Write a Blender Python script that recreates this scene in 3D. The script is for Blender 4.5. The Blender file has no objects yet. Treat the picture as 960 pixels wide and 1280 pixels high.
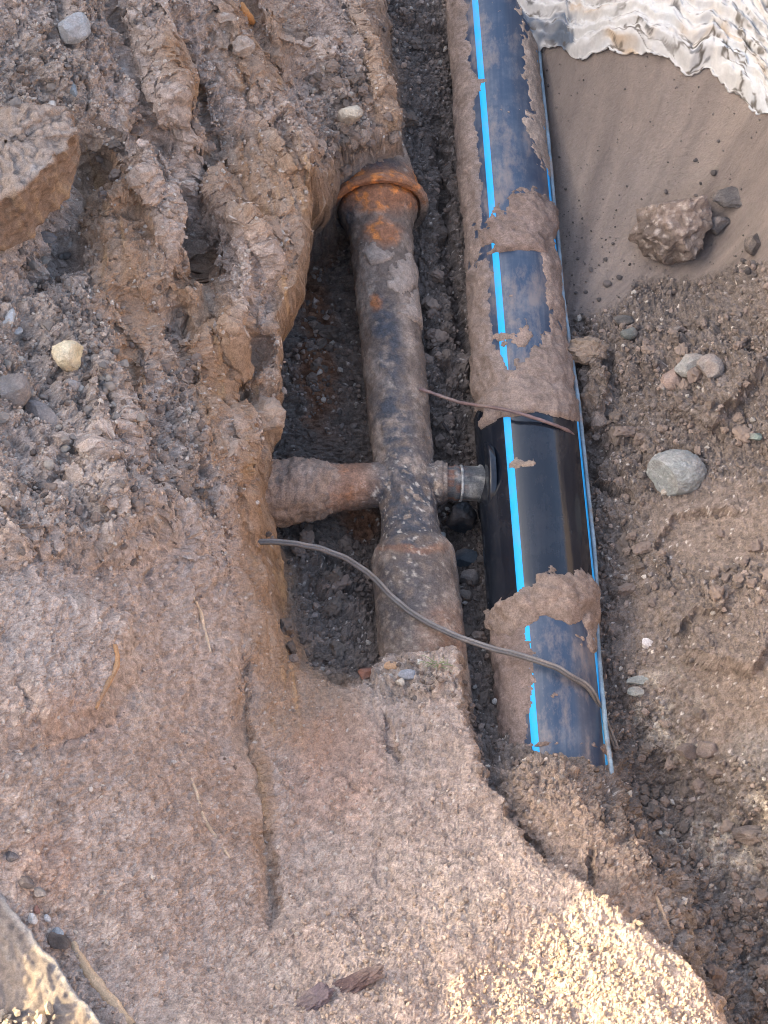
import bpy, math, random
import numpy as np
from concurrent.futures import ThreadPoolExecutor
from mathutils import Vector, Matrix

# ------------------------------------------------------------------ camera, sky, sun, exposure
sc = bpy.context.scene
CAM = np.array([0.0, 0.0, 3.3]); DEP = math.radians(60.0); VFOV = math.radians(28.0)
cd = bpy.data.cameras.new('camera'); cam = bpy.data.objects.new('camera', cd)
sc.collection.objects.link(cam); sc.camera = cam
cam.location = CAM; cam.rotation_euler = (math.radians(90) - DEP, 0, 0)
cd.sensor_fit = 'VERTICAL'; cd.sensor_height = 36; cd.sensor_width = 27
cd.lens = 18 / math.tan(VFOV / 2); cd.clip_end = 500; cd.clip_start = 0.05

SUN_EL, SUN_AZ = math.radians(26), math.radians(-92)      # low sun from the left; the trench rim and an added heap keep most of the cut in open shade
w = bpy.data.worlds.new('World'); sc.world = w; w.use_nodes = True
nt = w.node_tree; bg = nt.nodes['Background']
sky = nt.nodes.new('ShaderNodeTexSky'); sky.sky_type = 'NISHITA'; sky.sun_disc = False
sky.sun_elevation = SUN_EL; sky.sun_rotation = SUN_AZ; sky.air_density = 1.0; sky.dust_density = 8.0; sky.ozone_density = 1.0
nt.links.new(sky.outputs[0], bg.inputs[0]); bg.inputs[1].default_value = 0.15
sl = bpy.data.lights.new('sun', 'SUN'); sl.energy = 2.6; sl.angle = math.radians(.6); sl.color = (1, .77, .40)
so = bpy.data.objects.new('sun', sl); sc.collection.objects.link(so)
sdir = Vector((math.sin(SUN_AZ) * math.cos(SUN_EL), math.cos(SUN_AZ) * math.cos(SUN_EL), math.sin(SUN_EL)))
so.rotation_euler = sdir.to_track_quat('Z', 'Y').to_euler(); so.location = (0, 0, 8)
sc.view_settings.view_transform = 'Standard'; sc.view_settings.look = 'None'
sc.view_settings.exposure = 2.5; sc.view_settings.gamma = 1.0
sc.cycles.filter_width = 1.0
sc.cycles.use_denoising = True; sc.cycles.denoiser = 'OPENIMAGEDENOISE'; sc.cycles.denoising_input_passes = 'RGB_ALBEDO_NORMAL'; sc.cycles.denoising_prefilter = 'ACCURATE'

# ------------------------------------------------------------------ numpy helpers
rng = np.random.default_rng(7)
F32 = np.float32
perm = rng.permutation(256).astype(np.int32); perm = np.concatenate([perm, perm])
G = rng.normal(size=(256, 3)); G = (G / np.linalg.norm(G, axis=1)[:, None] * 1.5).astype(F32)
RV = rng.random((256, 3)).astype(F32)
POOL = ThreadPoolExecutor(4)

def par(fn, *arrs):
    n = arrs[0].size
    if n < 40000: return fn(*[a.ravel() for a in arrs]).reshape(arrs[0].shape)
    sh = arrs[0].shape; k = 12
    idx = np.linspace(0, n, k + 1).astype(int)
    fl = [np.ascontiguousarray(a).ravel() for a in arrs]
    res = list(POOL.map(lambda i: fn(*[a[idx[i]:idx[i + 1]] for a in fl]), range(k)))
    return np.concatenate(res).reshape(sh)

def _perlin(x, y, z):
    xi = np.floor(x).astype(np.int32); yi = np.floor(y).astype(np.int32); zi = np.floor(z).astype(np.int32)
    fx = (x - xi).astype(F32); fy = (y - yi).astype(F32); fz = (z - zi).astype(F32)
    u = fx * fx * fx * (fx * (fx * 6 - 15) + 10); v = fy * fy * fy * (fy * (fy * 6 - 15) + 10); t = fz * fz * fz * (fz * (fz * 6 - 15) + 10)
    out = np.zeros(x.shape, F32)
    for a in (0, 1):
        wa = u if a else 1 - u; pa = perm[(xi + a) & 255]
        for b in (0, 1):
            wb = wa * (v if b else 1 - v); pb = perm[(pa + yi + b) & 255]
            for c in (0, 1):
                g = G[perm[(pb + zi + c) & 255]]
                out += wb * (t if c else 1 - t) * (g[:, 0] * (fx - a) + g[:, 1] * (fy - b) + g[:, 2] * (fz - c))
    return out

def noise(x, y, z, f, seed=0.0):
    return par(_perlin, (x * f + seed * 17.3).astype(F32), (y * f + seed * 5.7 + 3.1).astype(F32), (z * f + seed * 9.1 + 7.7).astype(F32))

def fbm(x, y, z, f, octs=4, seed=0.0, gain=.5, ridge=False):
    s = 0; a = 1.0; tot = 0
    for o in range(octs):
        n = noise(x, y, z, f * 2.03 ** o, seed + o * 1.37)
        if ridge: n = 1 - 2 * np.abs(n)
        s = s + a * n; tot += a; a *= gain
    return s / tot

def _worley(x, y, z):          # distance to nearest and second nearest feature point
    xi = np.floor(x - .5).astype(np.int32); yi = np.floor(y - .5).astype(np.int32); zi = np.floor(z - .5).astype(np.int32)
    f1 = np.full(x.shape, 9, F32); f2 = np.full(x.shape, 9, F32); idn = np.zeros(x.shape, F32)
    for a in (0, 1):
        pa = perm[(xi + a) & 255]
        for b in (0, 1):
            pb = perm[(pa + yi + b) & 255]
            for c in (0, 1):
                h = perm[(pb + zi + c) & 255]; r = RV[h]
                d = (x - xi - a - .15 - .7 * r[:, 0]) ** 2 + (y - yi - b - .15 - .7 * r[:, 1]) ** 2 + (z - zi - c - .15 - .7 * r[:, 2]) ** 2
                near = d < f1
                f2 = np.where(near, f1, np.minimum(f2, d)); idn = np.where(near, h / 255.0, idn).astype(F32); f1 = np.where(near, d, f1).astype(F32)
    return np.stack([np.sqrt(f1), np.sqrt(f2), idn], 1)

def worley(x, y, z, f, seed=0.0):
    sh = x.shape; n = x.size
    fl = [(a * f + seed * s).astype(F32).ravel() for a, s in ((x, 3.3), (y, 8.1), (z, 5.9))]
    idx = np.linspace(0, n, 13).astype(int)
    r = np.concatenate(list(POOL.map(lambda i: _worley(*[a[idx[i]:idx[i + 1]] for a in fl]), range(12))))
    return r[:, 0].reshape(sh), r[:, 1].reshape(sh), r[:, 2].reshape(sh)

def sstep(a, b, x):
    t = np.clip((x - a) / (b - a), 0, 1); return t * t * (3 - 2 * t)

# photo pixel (960 x 1280) <-> world, used to survey positions
FPX = 640 / math.tan(VFOV / 2)
FWD = np.array([0, math.cos(DEP), -math.sin(DEP)]); UPV = np.array([0, math.sin(DEP), math.cos(DEP)])
def ray(px, py):
    return FWD + np.array([1, 0, 0]) * ((px - 480) / FPX) + UPV * ((640 - py) / FPX)
def P(px, py, z):
    d = ray(px, py); t = (z - CAM[2]) / d[2]; return CAM + d * t
def proj(x, y, z):
    dx, dy, dz = x - CAM[0], y - CAM[1], z - CAM[2]
    dep = dy * FWD[1] + dz * FWD[2]
    return 480 + FPX * dx / dep, 640 - FPX * (dy * UPV[1] + dz * UPV[2]) / dep, dep

def rbf_fit(pts):
    w_ = np.array([P(*p) for p in pts]); xy = w_[:, :2]; c = .10
    A = np.sqrt(((xy[:, None] - xy[None]) ** 2).sum(-1) + c * c)
    n = len(xy); M = np.zeros((n + 1, n + 1)); M[:n, :n] = A - np.eye(n) * .004; M[:n, n] = 1; M[n, :n] = 1
    s = np.linalg.solve(M, np.append(w_[:, 2], 0))
    def ev(x, y):
        def f(a, b):
            o = np.full(a.shape, s[n], np.float64)
            for (cx, cy), k in zip(xy, s[:n]): o += k * np.sqrt((a - cx) ** 2 + (b - cy) ** 2 + c * c)
            return o
        return par(f, np.asarray(x, float), np.asarray(y, float))
    return ev

def sdist(x, y, pts):
    """signed distance to a polyline (positive on the photo-left / upper side of a line drawn top to bottom) and arc parameter"""
    pts = np.asarray(pts)[:, :2]; seg = np.linalg.norm(np.diff(pts, axis=0), axis=1); cum = np.concatenate([[0], np.cumsum(seg)])
    def f(a, b):
        best = np.full(a.shape, 1e9); sg = np.zeros(a.shape); tt = np.zeros(a.shape)
        for i in range(len(pts) - 1):
            ax, ay = pts[i]; dx, dy = pts[i + 1] - pts[i]; L2 = dx * dx + dy * dy
            t = np.clip(((a - ax) * dx + (b - ay) * dy) / L2, 0, 1)
            d = (a - ax - t * dx) ** 2 + (b - ay - t * dy) ** 2
            m = d < best
            best = np.where(m, d, best); cr = -(dx * (b - ay) - dy * (a - ax))
            sg = np.where(m, np.sign(cr), sg); tt = np.where(m, (cum[i] + t * seg[i]) / cum[-1], tt)
        return np.stack([np.sqrt(best) * sg, tt], 1)
    n = a_n = np.asarray(x).size
    fx, fy = np.asarray(x, float).ravel(), np.asarray(y, float).ravel()
    idx = np.linspace(0, n, 13).astype(int)
    r = np.concatenate(list(POOL.map(lambda i: f(fx[idx[i]:idx[i + 1]], fy[idx[i]:idx[i + 1]]), range(12))))
    return r[:, 0].reshape(np.shape(x)), r[:, 1].reshape(np.shape(x))

def blob(PX, PY, cx, cy, rx, ry, ang=0.0, soft=.5):
    a = math.radians(ang); dx, dy = PX - cx, PY - cy
    u = (dx * math.cos(a) + dy * math.sin(a)) / rx; v = (-dx * math.sin(a) + dy * math.cos(a)) / ry
    return 1 - sstep(1 - soft, 1 + soft, np.sqrt(u * u + v * v))

def mixc(base, col, m):
    return base + (np.array(col, F32) - base) * np.clip(m, 0, 1)[..., None]

# ------------------------------------------------------------------ blender helpers
C = sc.collection
def np_mesh(name, V, faces, smooth=True, col=None, extra=None):
    """V (n,3); faces (m,3|4)"""
    me = bpy.data.meshes.new(name); V = np.asarray(V, F32); faces = np.asarray(faces, np.int32); k = faces.shape[1]
    me.vertices.add(len(V)); me.vertices.foreach_set('co', V.ravel())
    me.loops.add(faces.size); me.loops.foreach_set('vertex_index', faces.ravel())
    me.polygons.add(len(faces)); me.polygons.foreach_set('loop_start', np.arange(0, faces.size, k, dtype=np.int32))
    me.polygons.foreach_set('loop_total', np.full(len(faces), k, np.int32))
    me.update(calc_edges=True); me.validate()
    me.polygons.foreach_set('use_smooth', np.full(len(me.polygons), smooth, bool))
    if col is not None:
        a = me.color_attributes.new('pigment', 'FLOAT_COLOR', 'POINT')
        c4 = np.ones((len(V), 4), F32); c4[:, :col.shape[1]] = col; a.data.foreach_set('color', c4.ravel())
    for nm, arr in (extra or {}).items():
        a = me.attributes.new(nm, 'FLOAT', 'POINT'); a.data.foreach_set('value', np.asarray(arr, F32).ravel())
    return me

def obj(name, me, mat=None, parent=None, loc=None):
    o = bpy.data.objects.new(name, me); C.objects.link(o)
    if mat is not None and me is not None and not me.materials: me.materials.append(mat)
    if parent is not None: o.parent = parent
    if loc is not None: o.location = loc
    return o
def tag(o, label=None, cat=None, group=None, kind=None):
    for k, v in (('label', label), ('category', cat), ('group', group), ('kind', kind)):
        if v: o[k] = v
    return o
def grid_faces(nr, nc, wrap=False):
    r = np.arange(nr - 1)[:, None]; c = np.arange(nc if wrap else nc - 1)[None]; c2 = (c + 1) % nc
    return np.stack([r * nc + c, r * nc + c2, (r + 1) * nc + c2, (r + 1) * nc + c], -1).reshape(-1, 4)

def N(nt, t, **kw):
    n = nt.nodes.new(t)
    for k, v in kw.items(): setattr(n, k, v)
    return n
def new_mat(name):
    m = bpy.data.materials.new(name); m.use_nodes = True; return m, m.node_tree, m.node_tree.nodes['Principled BSDF']

def pigment_mat(name, rough=.95, spec=.25, fine=420.0, bump=.5, speck=.35, bump_d=.002, use_wet=False, coat=0.0):
    """soil / rust / stone: pigment attribute varied by fine grain, with fine relief"""
    m, nt, b = new_mat(name); L = nt.links.new
    at = N(nt, 'ShaderNodeAttribute', attribute_name='pigment')
    tc = N(nt, 'ShaderNodeTexCoord')
    n1 = N(nt, 'ShaderNodeTexNoise'); n1.inputs['Scale'].default_value = fine; n1.inputs['Detail'].default_value = 5; n1.inputs['Roughness'].default_value = .7
    n2 = N(nt, 'ShaderNodeTexNoise'); n2.inputs['Scale'].default_value = fine * .22; n2.inputs['Detail'].default_value = 6; n2.inputs['Roughness'].default_value = .75
    L(tc.outputs['Object'], n1.inputs['Vector']); L(tc.outputs['Object'], n2.inputs['Vector'])
    r1 = N(nt, 'ShaderNodeMapRange'); r1.inputs[1].default_value = .3; r1.inputs[2].default_value = .7; r1.inputs[3].default_value = 1 - speck; r1.inputs[4].default_value = 1 + speck
    r2 = N(nt, 'ShaderNodeMapRange'); r2.inputs[1].default_value = .3; r2.inputs[2].default_value = .7; r2.inputs[3].default_value = 1 - speck * .8; r2.inputs[4].default_value = 1 + speck * .8
    L(n1.outputs[0], r1.inputs[0]); L(n2.outputs[0], r2.inputs[0])
    mu = N(nt, 'ShaderNodeMath', operation='MULTIPLY'); L(r1.outputs[0], mu.inputs[0]); L(r2.outputs[0], mu.inputs[1])
    vm = N(nt, 'ShaderNodeVectorMath', operation='SCALE'); L(at.outputs['Color'], vm.inputs[0]); L(mu.outputs[0], vm.inputs['Scale'])
    L(vm.outputs[0], b.inputs['Base Color'])
    n_mu, n_vm = mu, vm
    b.inputs['Roughness'].default_value = rough; b.inputs['Specular IOR Level'].default_value = spec
    if use_wet:
        aw = N(nt, 'ShaderNodeAttribute', attribute_name='wet')
        wm = N(nt, 'ShaderNodeMath', operation='MULTIPLY'); wm.inputs[1].default_value = .75; L(aw.outputs['Fac'], wm.inputs[0])
        wx_ = N(nt, 'ShaderNodeMix', data_type='FLOAT'); wx_.inputs['B'].default_value = 1.0; L(wm.outputs[0], wx_.inputs['Factor']); L(n_mu.outputs[0], wx_.inputs['A']); L(wx_.outputs['Result'], n_vm.inputs['Scale'])
        rr = N(nt, 'ShaderNodeMapRange'); rr.inputs[3].default_value = rough; rr.inputs[4].default_value = .55; L(aw.outputs['Fac'], rr.inputs[0]); L(rr.outputs[0], b.inputs['Roughness'])
    ad = N(nt, 'ShaderNodeMath', operation='ADD'); L(n1.outputs[0], ad.inputs[0]); L(n2.outputs[0], ad.inputs[1])
    bp = N(nt, 'ShaderNodeBump'); bp.inputs['Strength'].default_value = bump; bp.inputs['Distance'].default_value = bump_d
    L(ad.outputs[0], bp.inputs['Height']); L(bp.outputs[0], b.inputs['Normal'])
    return m

M_SOIL = pigment_mat('soil', .95, .2, 420, .8, .38, .003, True)
M_CRUMB = pigment_mat('crumb', .95, .2, 500, .6, .3, .002)
M_STONE = pigment_mat('stone', .85, .35, 380, .6, .3, .002)
M_RUST = pigment_mat('rusty_iron', .8, .4, 330, .7, .4, .002)
M_MUD = pigment_mat('mud', .9, .3, 350, .8, .35, .003)

# ------------------------------------------------------------------ terrain survey
FLOOR = [(510,-150,.10),(510,0,.10),(515,100,.09),(530,250,.07),(550,400,.06),(555,540,.035),(575,650,-.02),(590,720,.02),(597,800,.07),(605,880,.09),(640,925,.15),
 (480,400,.02),(405,330,-.01),(400,420,.03),(400,520,.04),(400,600,.03),(430,680,.02),(400,760,.08),(440,800,.10),(420,850,.12),(500,760,.02),
 (620,-100,.05),(620,100,.03),(640,300,.02),(655,500,.0),(670,700,.02),(690,900,.12),(690,950,.215),(700,985,.225),(740,1040,.225),(650,1000,.225),(690,1060,.22),(780,1110,.215),(820,1180,.18),
 (700,60,.16),(715,200,.10),(730,330,.07),(745,450,.09),(765,600,.09),(770,750,.07),(782,900,.07),(800,1010,.05),(850,1060,.07),(900,1150,.06),(940,1250,.06),(950,1400,.05),
 (850,450,.15),(950,450,.21),(850,600,.12),(950,600,.18),(850,760,.13),(950,760,.19),(950,900,.16),(860,930,.09),(950,1030,.11),(1100,600,.3),(1100,1000,.25),
 (800,350,.1),(900,335,.15),(800,200,.19),(900,200,.25),(680,-60,.26),(780,70,.29),(880,100,.33),(960,150,.36),(800,0,.36),(960,0,.46),(800,-200,.5),(1000,-200,.6),(1100,200,.5)]
BANK = [(475,-150,.26),(475,0,.25),(455,120,.275),(495,190,.262),(420,60,.30),(400,200,.30),(380,250,.36),(383,330,.34),(355,420,.34),(352,560,.27),(350,650,.24),(340,760,.24),(365,830,.2),(410,880,.22),(470,920,.24),(520,900,.24),(575,900,.25),(525,830,.215),
 (340,60,.38),(300,100,.42),(200,100,.52),(100,100,.62),(0,50,.72),(250,-150,.55),(0,-150,.85),(320,280,.41),(250,300,.43),(200,300,.50),(100,350,.56),(0,350,.64),(250,450,.40),(290,600,.36),(200,600,.47),(100,600,.59),(0,600,.68),
 (300,750,.35),(240,800,.45),(200,800,.52),(100,800,.62),(0,800,.72),(300,950,.34),(400,1000,.29),(260,1000,.425),(200,1000,.50),(100,1050,.60),(0,1000,.70),(0,1250,.60),(-150,1300,.70),(345,1020,.30),(-150,700,.85),(-150,1100,.74),(150,1230,.55),(300,1200,.42),(400,1200,.38),(500,1000,.28),(500,1200,.36),(620,1040,.285),(580,1080,.30),(650,1120,.33),(690,1130,.33),(760,1185,.34),(600,1270,.38),(720,1200,.34),(820,1265,.36),(850,1290,.37),(700,1400,.45),(300,1400,.6)]
# toe of the cut: (px, py, z, half width of the face in metres)
TOE = [(472,-260,.1,.03),(474,0,.1,.03),(484,60,.1,.03),(490,140,.1,.03),(506,205,.14,.02),(462,222,.17,.02),(428,242,.15,.015),(402,270,.24,.012),(387,285,.34,.010),(389,335,.33,.010),(376,385,.33,.010),(358,425,.32,.012),(360,480,.30,.014),(348,560,.27,.016),(335,640,.20,.032),(340,700,.18,.036),(352,770,.16,.036),(380,830,.15,.04),(430,862,.15,.035),(465,835,.15,.03),(480,812,.17,.02),(560,812,.17,.02),(580,840,.1,.02),(588,930,.12,.02),(604,968,.2,.015),(664,1066,.22,.012),(705,1106,.22,.014),(765,1162,.2,.02),(815,1200,.18,.02),(855,1232,.16,.03),(890,1290,.14,.03),(940,1420,.1,.04)]
fF, fB = rbf_fit(FLOOR), rbf_fit(BANK)
def PS(px, py, f):
    z = .2
    for _ in range(6):
        p = P(px, py, z); z = .5 * z + .5 * float(f(np.array([p[0]]), np.array([p[1]]))[0])
    return P(px, py, z)

# one sheet: fine where the camera looks, coarser outwards
core_x = np.arange(-.92, .9201, .0026); core_y = np.arange(.80, 3.32, .0026)
ext = np.cumsum(.004 * 1.27 ** np.arange(1, 32)); ext = ext[ext < 40]
xs = np.concatenate([-.92 - ext[::-1], core_x, .92 + ext]); ys = np.concatenate([.80 - ext[::-1], core_y, 3.32 + ext])
X, Y = np.meshgrid(xs, ys); NR, NC = X.shape
Z0 = np.zeros_like(X)
wx = .014 * fbm(X, Y, Z0, 7, 3, 1) + .014 * fbm(X, Y, Z0, 26, 4, 2, .6); wy = .014 * fbm(X, Y, Z0 + 3, 7, 3, 3) + .014 * fbm(X, Y, Z0 + 3, 26, 4, 4, .6)
XW, YW = X + wx, Y + wy
ZF, ZB = fF(X, Y), fB(X, Y)

def scarp(Zt, surf, pts, h, wd, L, taper=.15):
    w_ = [PS(a, b, surf) for a, b in pts]
    sd, t = sdist(XW, YW, w_)
    prof = np.where(sd > 0, np.exp(-np.maximum(sd, 0) / L), sstep(-wd, 0, sd))
    return Zt + h * prof * sstep(0, taper, t) * sstep(1, 1 - taper, t)
def groove(Zt, surf, pts, d, wd, taper=.15):
    w_ = [PS(a, b, surf) for a, b in pts]
    sd, t = sdist(XW, YW, w_)
    return Zt - d * np.exp(-(sd / wd) ** 2) * sstep(0, taper, t) * sstep(1, 1 - taper, t)

for pts, h, wd, L in [
  ([(178,-40),(205,40),(226,90),(240,135),(247,200)], .06, .012, .10),
  ([(255,-40),(290,60),(330,140),(372,190),(390,232),(388,280)], .045, .02, .09),
  ([(200,215),(218,270),(234,320),(242,370),(236,425)], .055, .015, .07),
  ([(322,270),(322,340),(314,400),(298,440),(286,480)], .05, .018, .05),
  ([(388,250),(386,320),(370,390),(358,440),(352,520)], .03, .02, .05),
  ([(100,330),(140,390),(166,430),(168,500),(178,570),(200,640),(218,700)], .028, .03, .09),
  ([(232,420),(262,500),(288,560),(308,620),(322,690)], .04, .03, .08),
  ([(158,770),(152,845),(122,885),(80,896),(20,890)], .018, .012, .09),
  ([(215,640),(170,690),(100,690),(40,680),(-20,705)], .03, .015, .08),
  ([(150,130),(165,190),(185,240),(195,300)], .025, .015, .05),
  ([(60,560),(130,600),(150,650),(160,690)], .02, .015, .06),
  ([(330,0),(345,60),(400,90),(440,60)], .03, .02, .05),
  ([(440,-30),(455,40),(470,110),(480,150)], .02, .02, .04)]:
    ZB = scarp(ZB, fB, pts, h * 2.1, wd * 2.0, L)
for pts, d, wd in [([(296,760),(302,900),(318,990),(335,1090),(337,1195)], .028, .014), ([(240,250),(243,330),(238,400)], .03, .012), ([(130,560),(150,640)], .02, .01),
                   ([(0,935),(60,925),(110,890)], .02, .02), ([(225,60),(238,120),(246,190),(252,250),(246,300),(240,380),(236,430)], .075, .020), ([(318,300),(322,360),(318,430),(300,480),(296,530)], .065, .014),
                   ([(168,420),(172,500),(182,580),(208,660),(220,720)], .045, .016), ([(118,170),(104,215),(90,260),(60,320),(10,350)], .08, .035), ([(262,470),(285,540),(305,600),(322,650)], .035, .012), ([(130,-20),(160,60),(185,130),(200,200)], .04, .014), ([(300,-30),(320,40),(345,100),(385,150)], .035, .014),
                   ([(120,560),(80,610),(30,640)], .03, .018), ([(395,-40),(420,30),(450,70),(470,130)], .025, .012), ([(436,1140),(458,1172)], .012, .003), ([(480,880),(492,925),(500,960)], .012, .004), ([(300,640),(345,690)], .0, .01)]:
    ZB = groove(ZB, fB, pts, d, wd)
for pts, h, wd, L in [([(752,950),(776,1035),(828,1105),(846,1180),(872,1250)], .06, .05, .25), ([(770,640),(800,585),(728,560),(735,530)], .0, .02, .1),
                      ([(940,640),(880,640),(835,650),(815,690),(840,730)], .02, .01, .06), ([(960,455),(925,490),(905,520),(890,545)], .05, .012, .08), ([(700,425),(735,450),(752,500),(740,540)], .05, .02, .05),
                      ([(905,770),(870,760),(840,790)], .02, .01, .05), ([(960,835),(900,830),(850,815)], .03, .02, .06)]:
    ZF = scarp(ZF, fF, pts, h, wd, L)
for pts, d, wd in [([(735,600),(770,615),(785,622)], .03, .006), ([(590,955),(612,985),(668,1070),(690,1092)], .035, .006), ([(735,1072),(742,1095),(738,1118)], .02, .003), ([(742,540),(760,560),(735,600)], .02, .01), ([(545,130),(558,300),(585,470)], .05, .012), ([(772,1030),(790,1060),(830,1110)], .03, .012)]:
    ZF = groove(ZF, fF, pts, d, wd)

toe = [P(a, b, c) for a, b, c, _ in TOE]; tw = [t[3] for t in TOE]
sd, tt = sdist(XW, YW, toe)
cum = np.concatenate([[0], np.cumsum(np.linalg.norm(np.diff(np.array(toe)[:, :2], axis=0), axis=1))]); 
WD = np.interp(tt, cum / cum[-1], tw)
ZC = ZF + (ZB - ZF) * sstep(-1, 1, np.clip(sd / WD, -1, 1))
# the rest of the trench beyond the frame: sides and near end climb to street level
far = 1.55 * np.maximum(np.maximum(sstep(1.0, 2.3, np.abs(X)), sstep(.35, -.25, Y)), sstep(6.0, 8.0, Y)) + .12
far = far + .9 * sstep(-1.5, -2.4, X) * sstep(-5.5, -3.2, X) * sstep(1.05, 1.5, Y) * sstep(9, 7, Y)      # unseen heap added on the left rim to keep sun off the sand
rimz = np.minimum(1.67, 1.18 + .45 * np.maximum(0, -1.75 - X)) + .3 * sstep(.0, .2, np.abs(Y - .80) - .14)  # notch shaped into the unseen left rim to let sun onto the bench
far = np.where((X < -1.0) & (Y > .2) & (Y < 1.14), np.minimum(far, rimz), far)
wo = np.maximum(np.maximum(sstep(.90, 1.35, np.abs(X)), sstep(.72, .3, Y)), sstep(3.3, 3.9, Y))
Zb = ZC + (far - ZC) * wo
inner = 1 - wo

PX, PY, _ = proj(X, Y, Zb)
qx = PX + 16 * fbm(X, Y, Zb, 14, 4, 11); qy = PY + 16 * fbm(X, Y, Zb, 14, 4, 12)
def mask(lst, soft=.45):
    m = np.zeros_like(X)
    for e in lst:
        wgt = e[5] if len(e) > 5 else 1
        m = np.maximum(m, wgt * blob(qx, qy, e[0], e[1], e[2], e[3], e[4] if len(e) > 4 else 0, soft))
    return m
def below(pts):   # 1 above the line in the photo (farther), 0 below; x-monotone polyline
    px_, py_ = zip(*pts); return sstep(8, -8, qy - np.interp(qx, px_, py_))
bank = sstep(-.01, .03, sd) * (1 - wo) + wo
sand = (1 - sstep(0, .02, sd)) * below([(690,395),(740,392),(775,385),(800,352),(870,345),(960,325),(1200,300)]) * sstep(655, 690, qx)
clay = mask([(150,300,50,150,-14),(255,390,40,75,-10),(290,460,42,70,0),(335,225,80,65,35),(325,60,55,65,30,.8),(362,370,22,110,0,.9),(60,245,1,1),(326,680,34,150,-8),(345,820,40,60,-25),(385,890,70,60,35,.8),(322,985,13,160,-7,.9),(168,470,12,75,-6),(225,90,18,70,-20),(300,40,45,50,30,.7),(470,80,22,110,-10,.8),(265,520,14,90,-18),(345,500,18,90,0,.6),(440,700,0.1,.1)])
rub = mask([(70,440,110,95),(40,110,75,80),(215,440,40,110,-10,.9),(225,560,50,80,0,.8),(435,140,55,75),(400,450,45,130),(410,740,70,80),(260,150,24,70,-15,.9),(100,640,110,60,0,.6),(140,20,80,50,0,.6),(510,850,60,25)])
rub = np.maximum(rub, (1 - bank) * (1 - sand) * (.55 + .45 * sstep(-.15, .25, fbm(X, Y, Zb, 5, 3, 15))))
floorclay = mask([(900,660,95,55,0),(930,860,75,100,20,.8),(800,760,45,60,0,.6),(830,840,40,40,0,.6),(800,150,0.1,.1),(730,1070,70,50,45,.8),(790,1150,40,50,50,.8),(905,760,60,30,0,.5)]) * (1 - bank)
rub = rub * (1 - .85 * floorclay) * (1 - .6 * clay)
yel = mask([(735,1230,95,62,35),(640,1262,75,32,0),(830,1275,60,30,30),(590,1225,22,14,0,.7),(700,1175,40,22,30,.9)], .35)
yel = np.maximum(yel, mask([(30,1190,45,70,0,.0)]))
smooth = np.maximum(np.maximum(clay * .92, sand), floorclay * .7)

# relief along the normal of the base surface
def normals(A, B, Cz):
    P3 = np.stack([A, B, Cz], -1); du = np.gradient(P3, axis=1); dv = np.gradient(P3, axis=0)
    n = np.cross(du, dv); return n / np.maximum(np.linalg.norm(n, axis=-1, keepdims=True), 1e-12)
nrm = normals(X, Y, Zb)
Zq = Zb * 1.0
pack = bank * sstep(540, 740, PY) * (1 - rub)
def lump(f1_, wid_, k=.62):      # rounded crumbs of unequal height
    return np.sqrt(np.clip(1 - (f1_ / k) ** 2, 0, 1)) * (.35 + .65 * wid_) - .35
XR, YR = X * .88 + Y * .47, -X * .47 + Y * .88       # across and along the diagonal ribs of the cut
ub = sstep(900, 500, PY) * bank
D = (.010 + .012 * bank) * fbm(X, Y, Zq, 6, 3, 21) * (1 - .9 * sand)
D += .044 * (fbm(XR, YR * .24, Zq * .4, 8, 3, 22, .42, ridge=True) - .35) * (.3 + .7 * ub) * bank
wq = .05 * fbm(X, Y, Zq, 9, 3, 36); wq2 = .05 * fbm(X, Y, Zq + 5, 9, 3, 37)
b1, b2, bid = worley(XR + wq, (YR + wq2) * .55, Zq * .6, 9, 7); crk = sstep(.0, .10, b2 - b1)
D += (.018 * (bid - .5) * crk - .010 * (1 - crk)) * ub * (1 - .35 * rub)
b1, b2, bid2 = worley(XR + wq * .6, (YR + wq2 * .6) * .7, Zq, 21, 8); crk2 = sstep(.0, .12, b2 - b1)
D += (.009 * (bid2 - .5) * crk2 - .004 * (1 - crk2)) * (.35 + .65 * ub) * bank * sstep(-.3, .3, fbm(X, Y, Zq, 4, 2, 38))
med = fbm(X, Y, Zq, 28, 4, 23, .6)
D += (.009 + .005 * bank - .007 * pack) * med * (1 - .93 * sand) * (1 - .45 * smooth)
rubp = rub * sstep(-.35, .25, fbm(X, Y, Zq, 16, 3, 29))
D += .028 * fbm(X, Y, Zq, 13, 4, 30) * rub
e1, e2, wid0 = worley(X + .01 * med, Y, Zq, 22, 5); D += .026 * lump(e1, wid0, .6) * rubp * (1 - smooth)
f1, f2, wid = worley(X + .006 * med, Y, Zq, 46, 1); D += .011 * lump(f1, wid) * np.clip(rubp + .12, 0, 1) * (1 - smooth * .85)
att = np.clip(nrm[..., 2] * 1.7 - .15, .12, 1)
g1, g2, wid2 = worley(X + .004 * med, Y, Zq, 95, 2); D += att * .0085 * lump(g1, wid2) * np.clip(rub + .42 - .40 * pack, 0, 1) * (1 - .85 * smooth)
h1, h2, wid3 = worley(X, Y + .003 * med, Zq, 180, 3); D += att * .0042 * lump(h1, wid3) * (1 - .85 * smooth) * (1 - .25 * pack)
fine = fbm(X, Y, Zq, 160, 3, 25, .7)
D += att * .0042 * fine * (1 - .75 * sand)
stre = fbm(X * 1.0 + .15 * Y, Y * .12, Zq * .12, 70, 4, 26, .6); D += .0045 * stre * clay
pv = P(690, 440, .06); fan = np.arctan2(X - pv[0], np.maximum(Y - pv[1], .02)); frd = np.hypot(X - pv[0], Y - pv[1])
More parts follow.
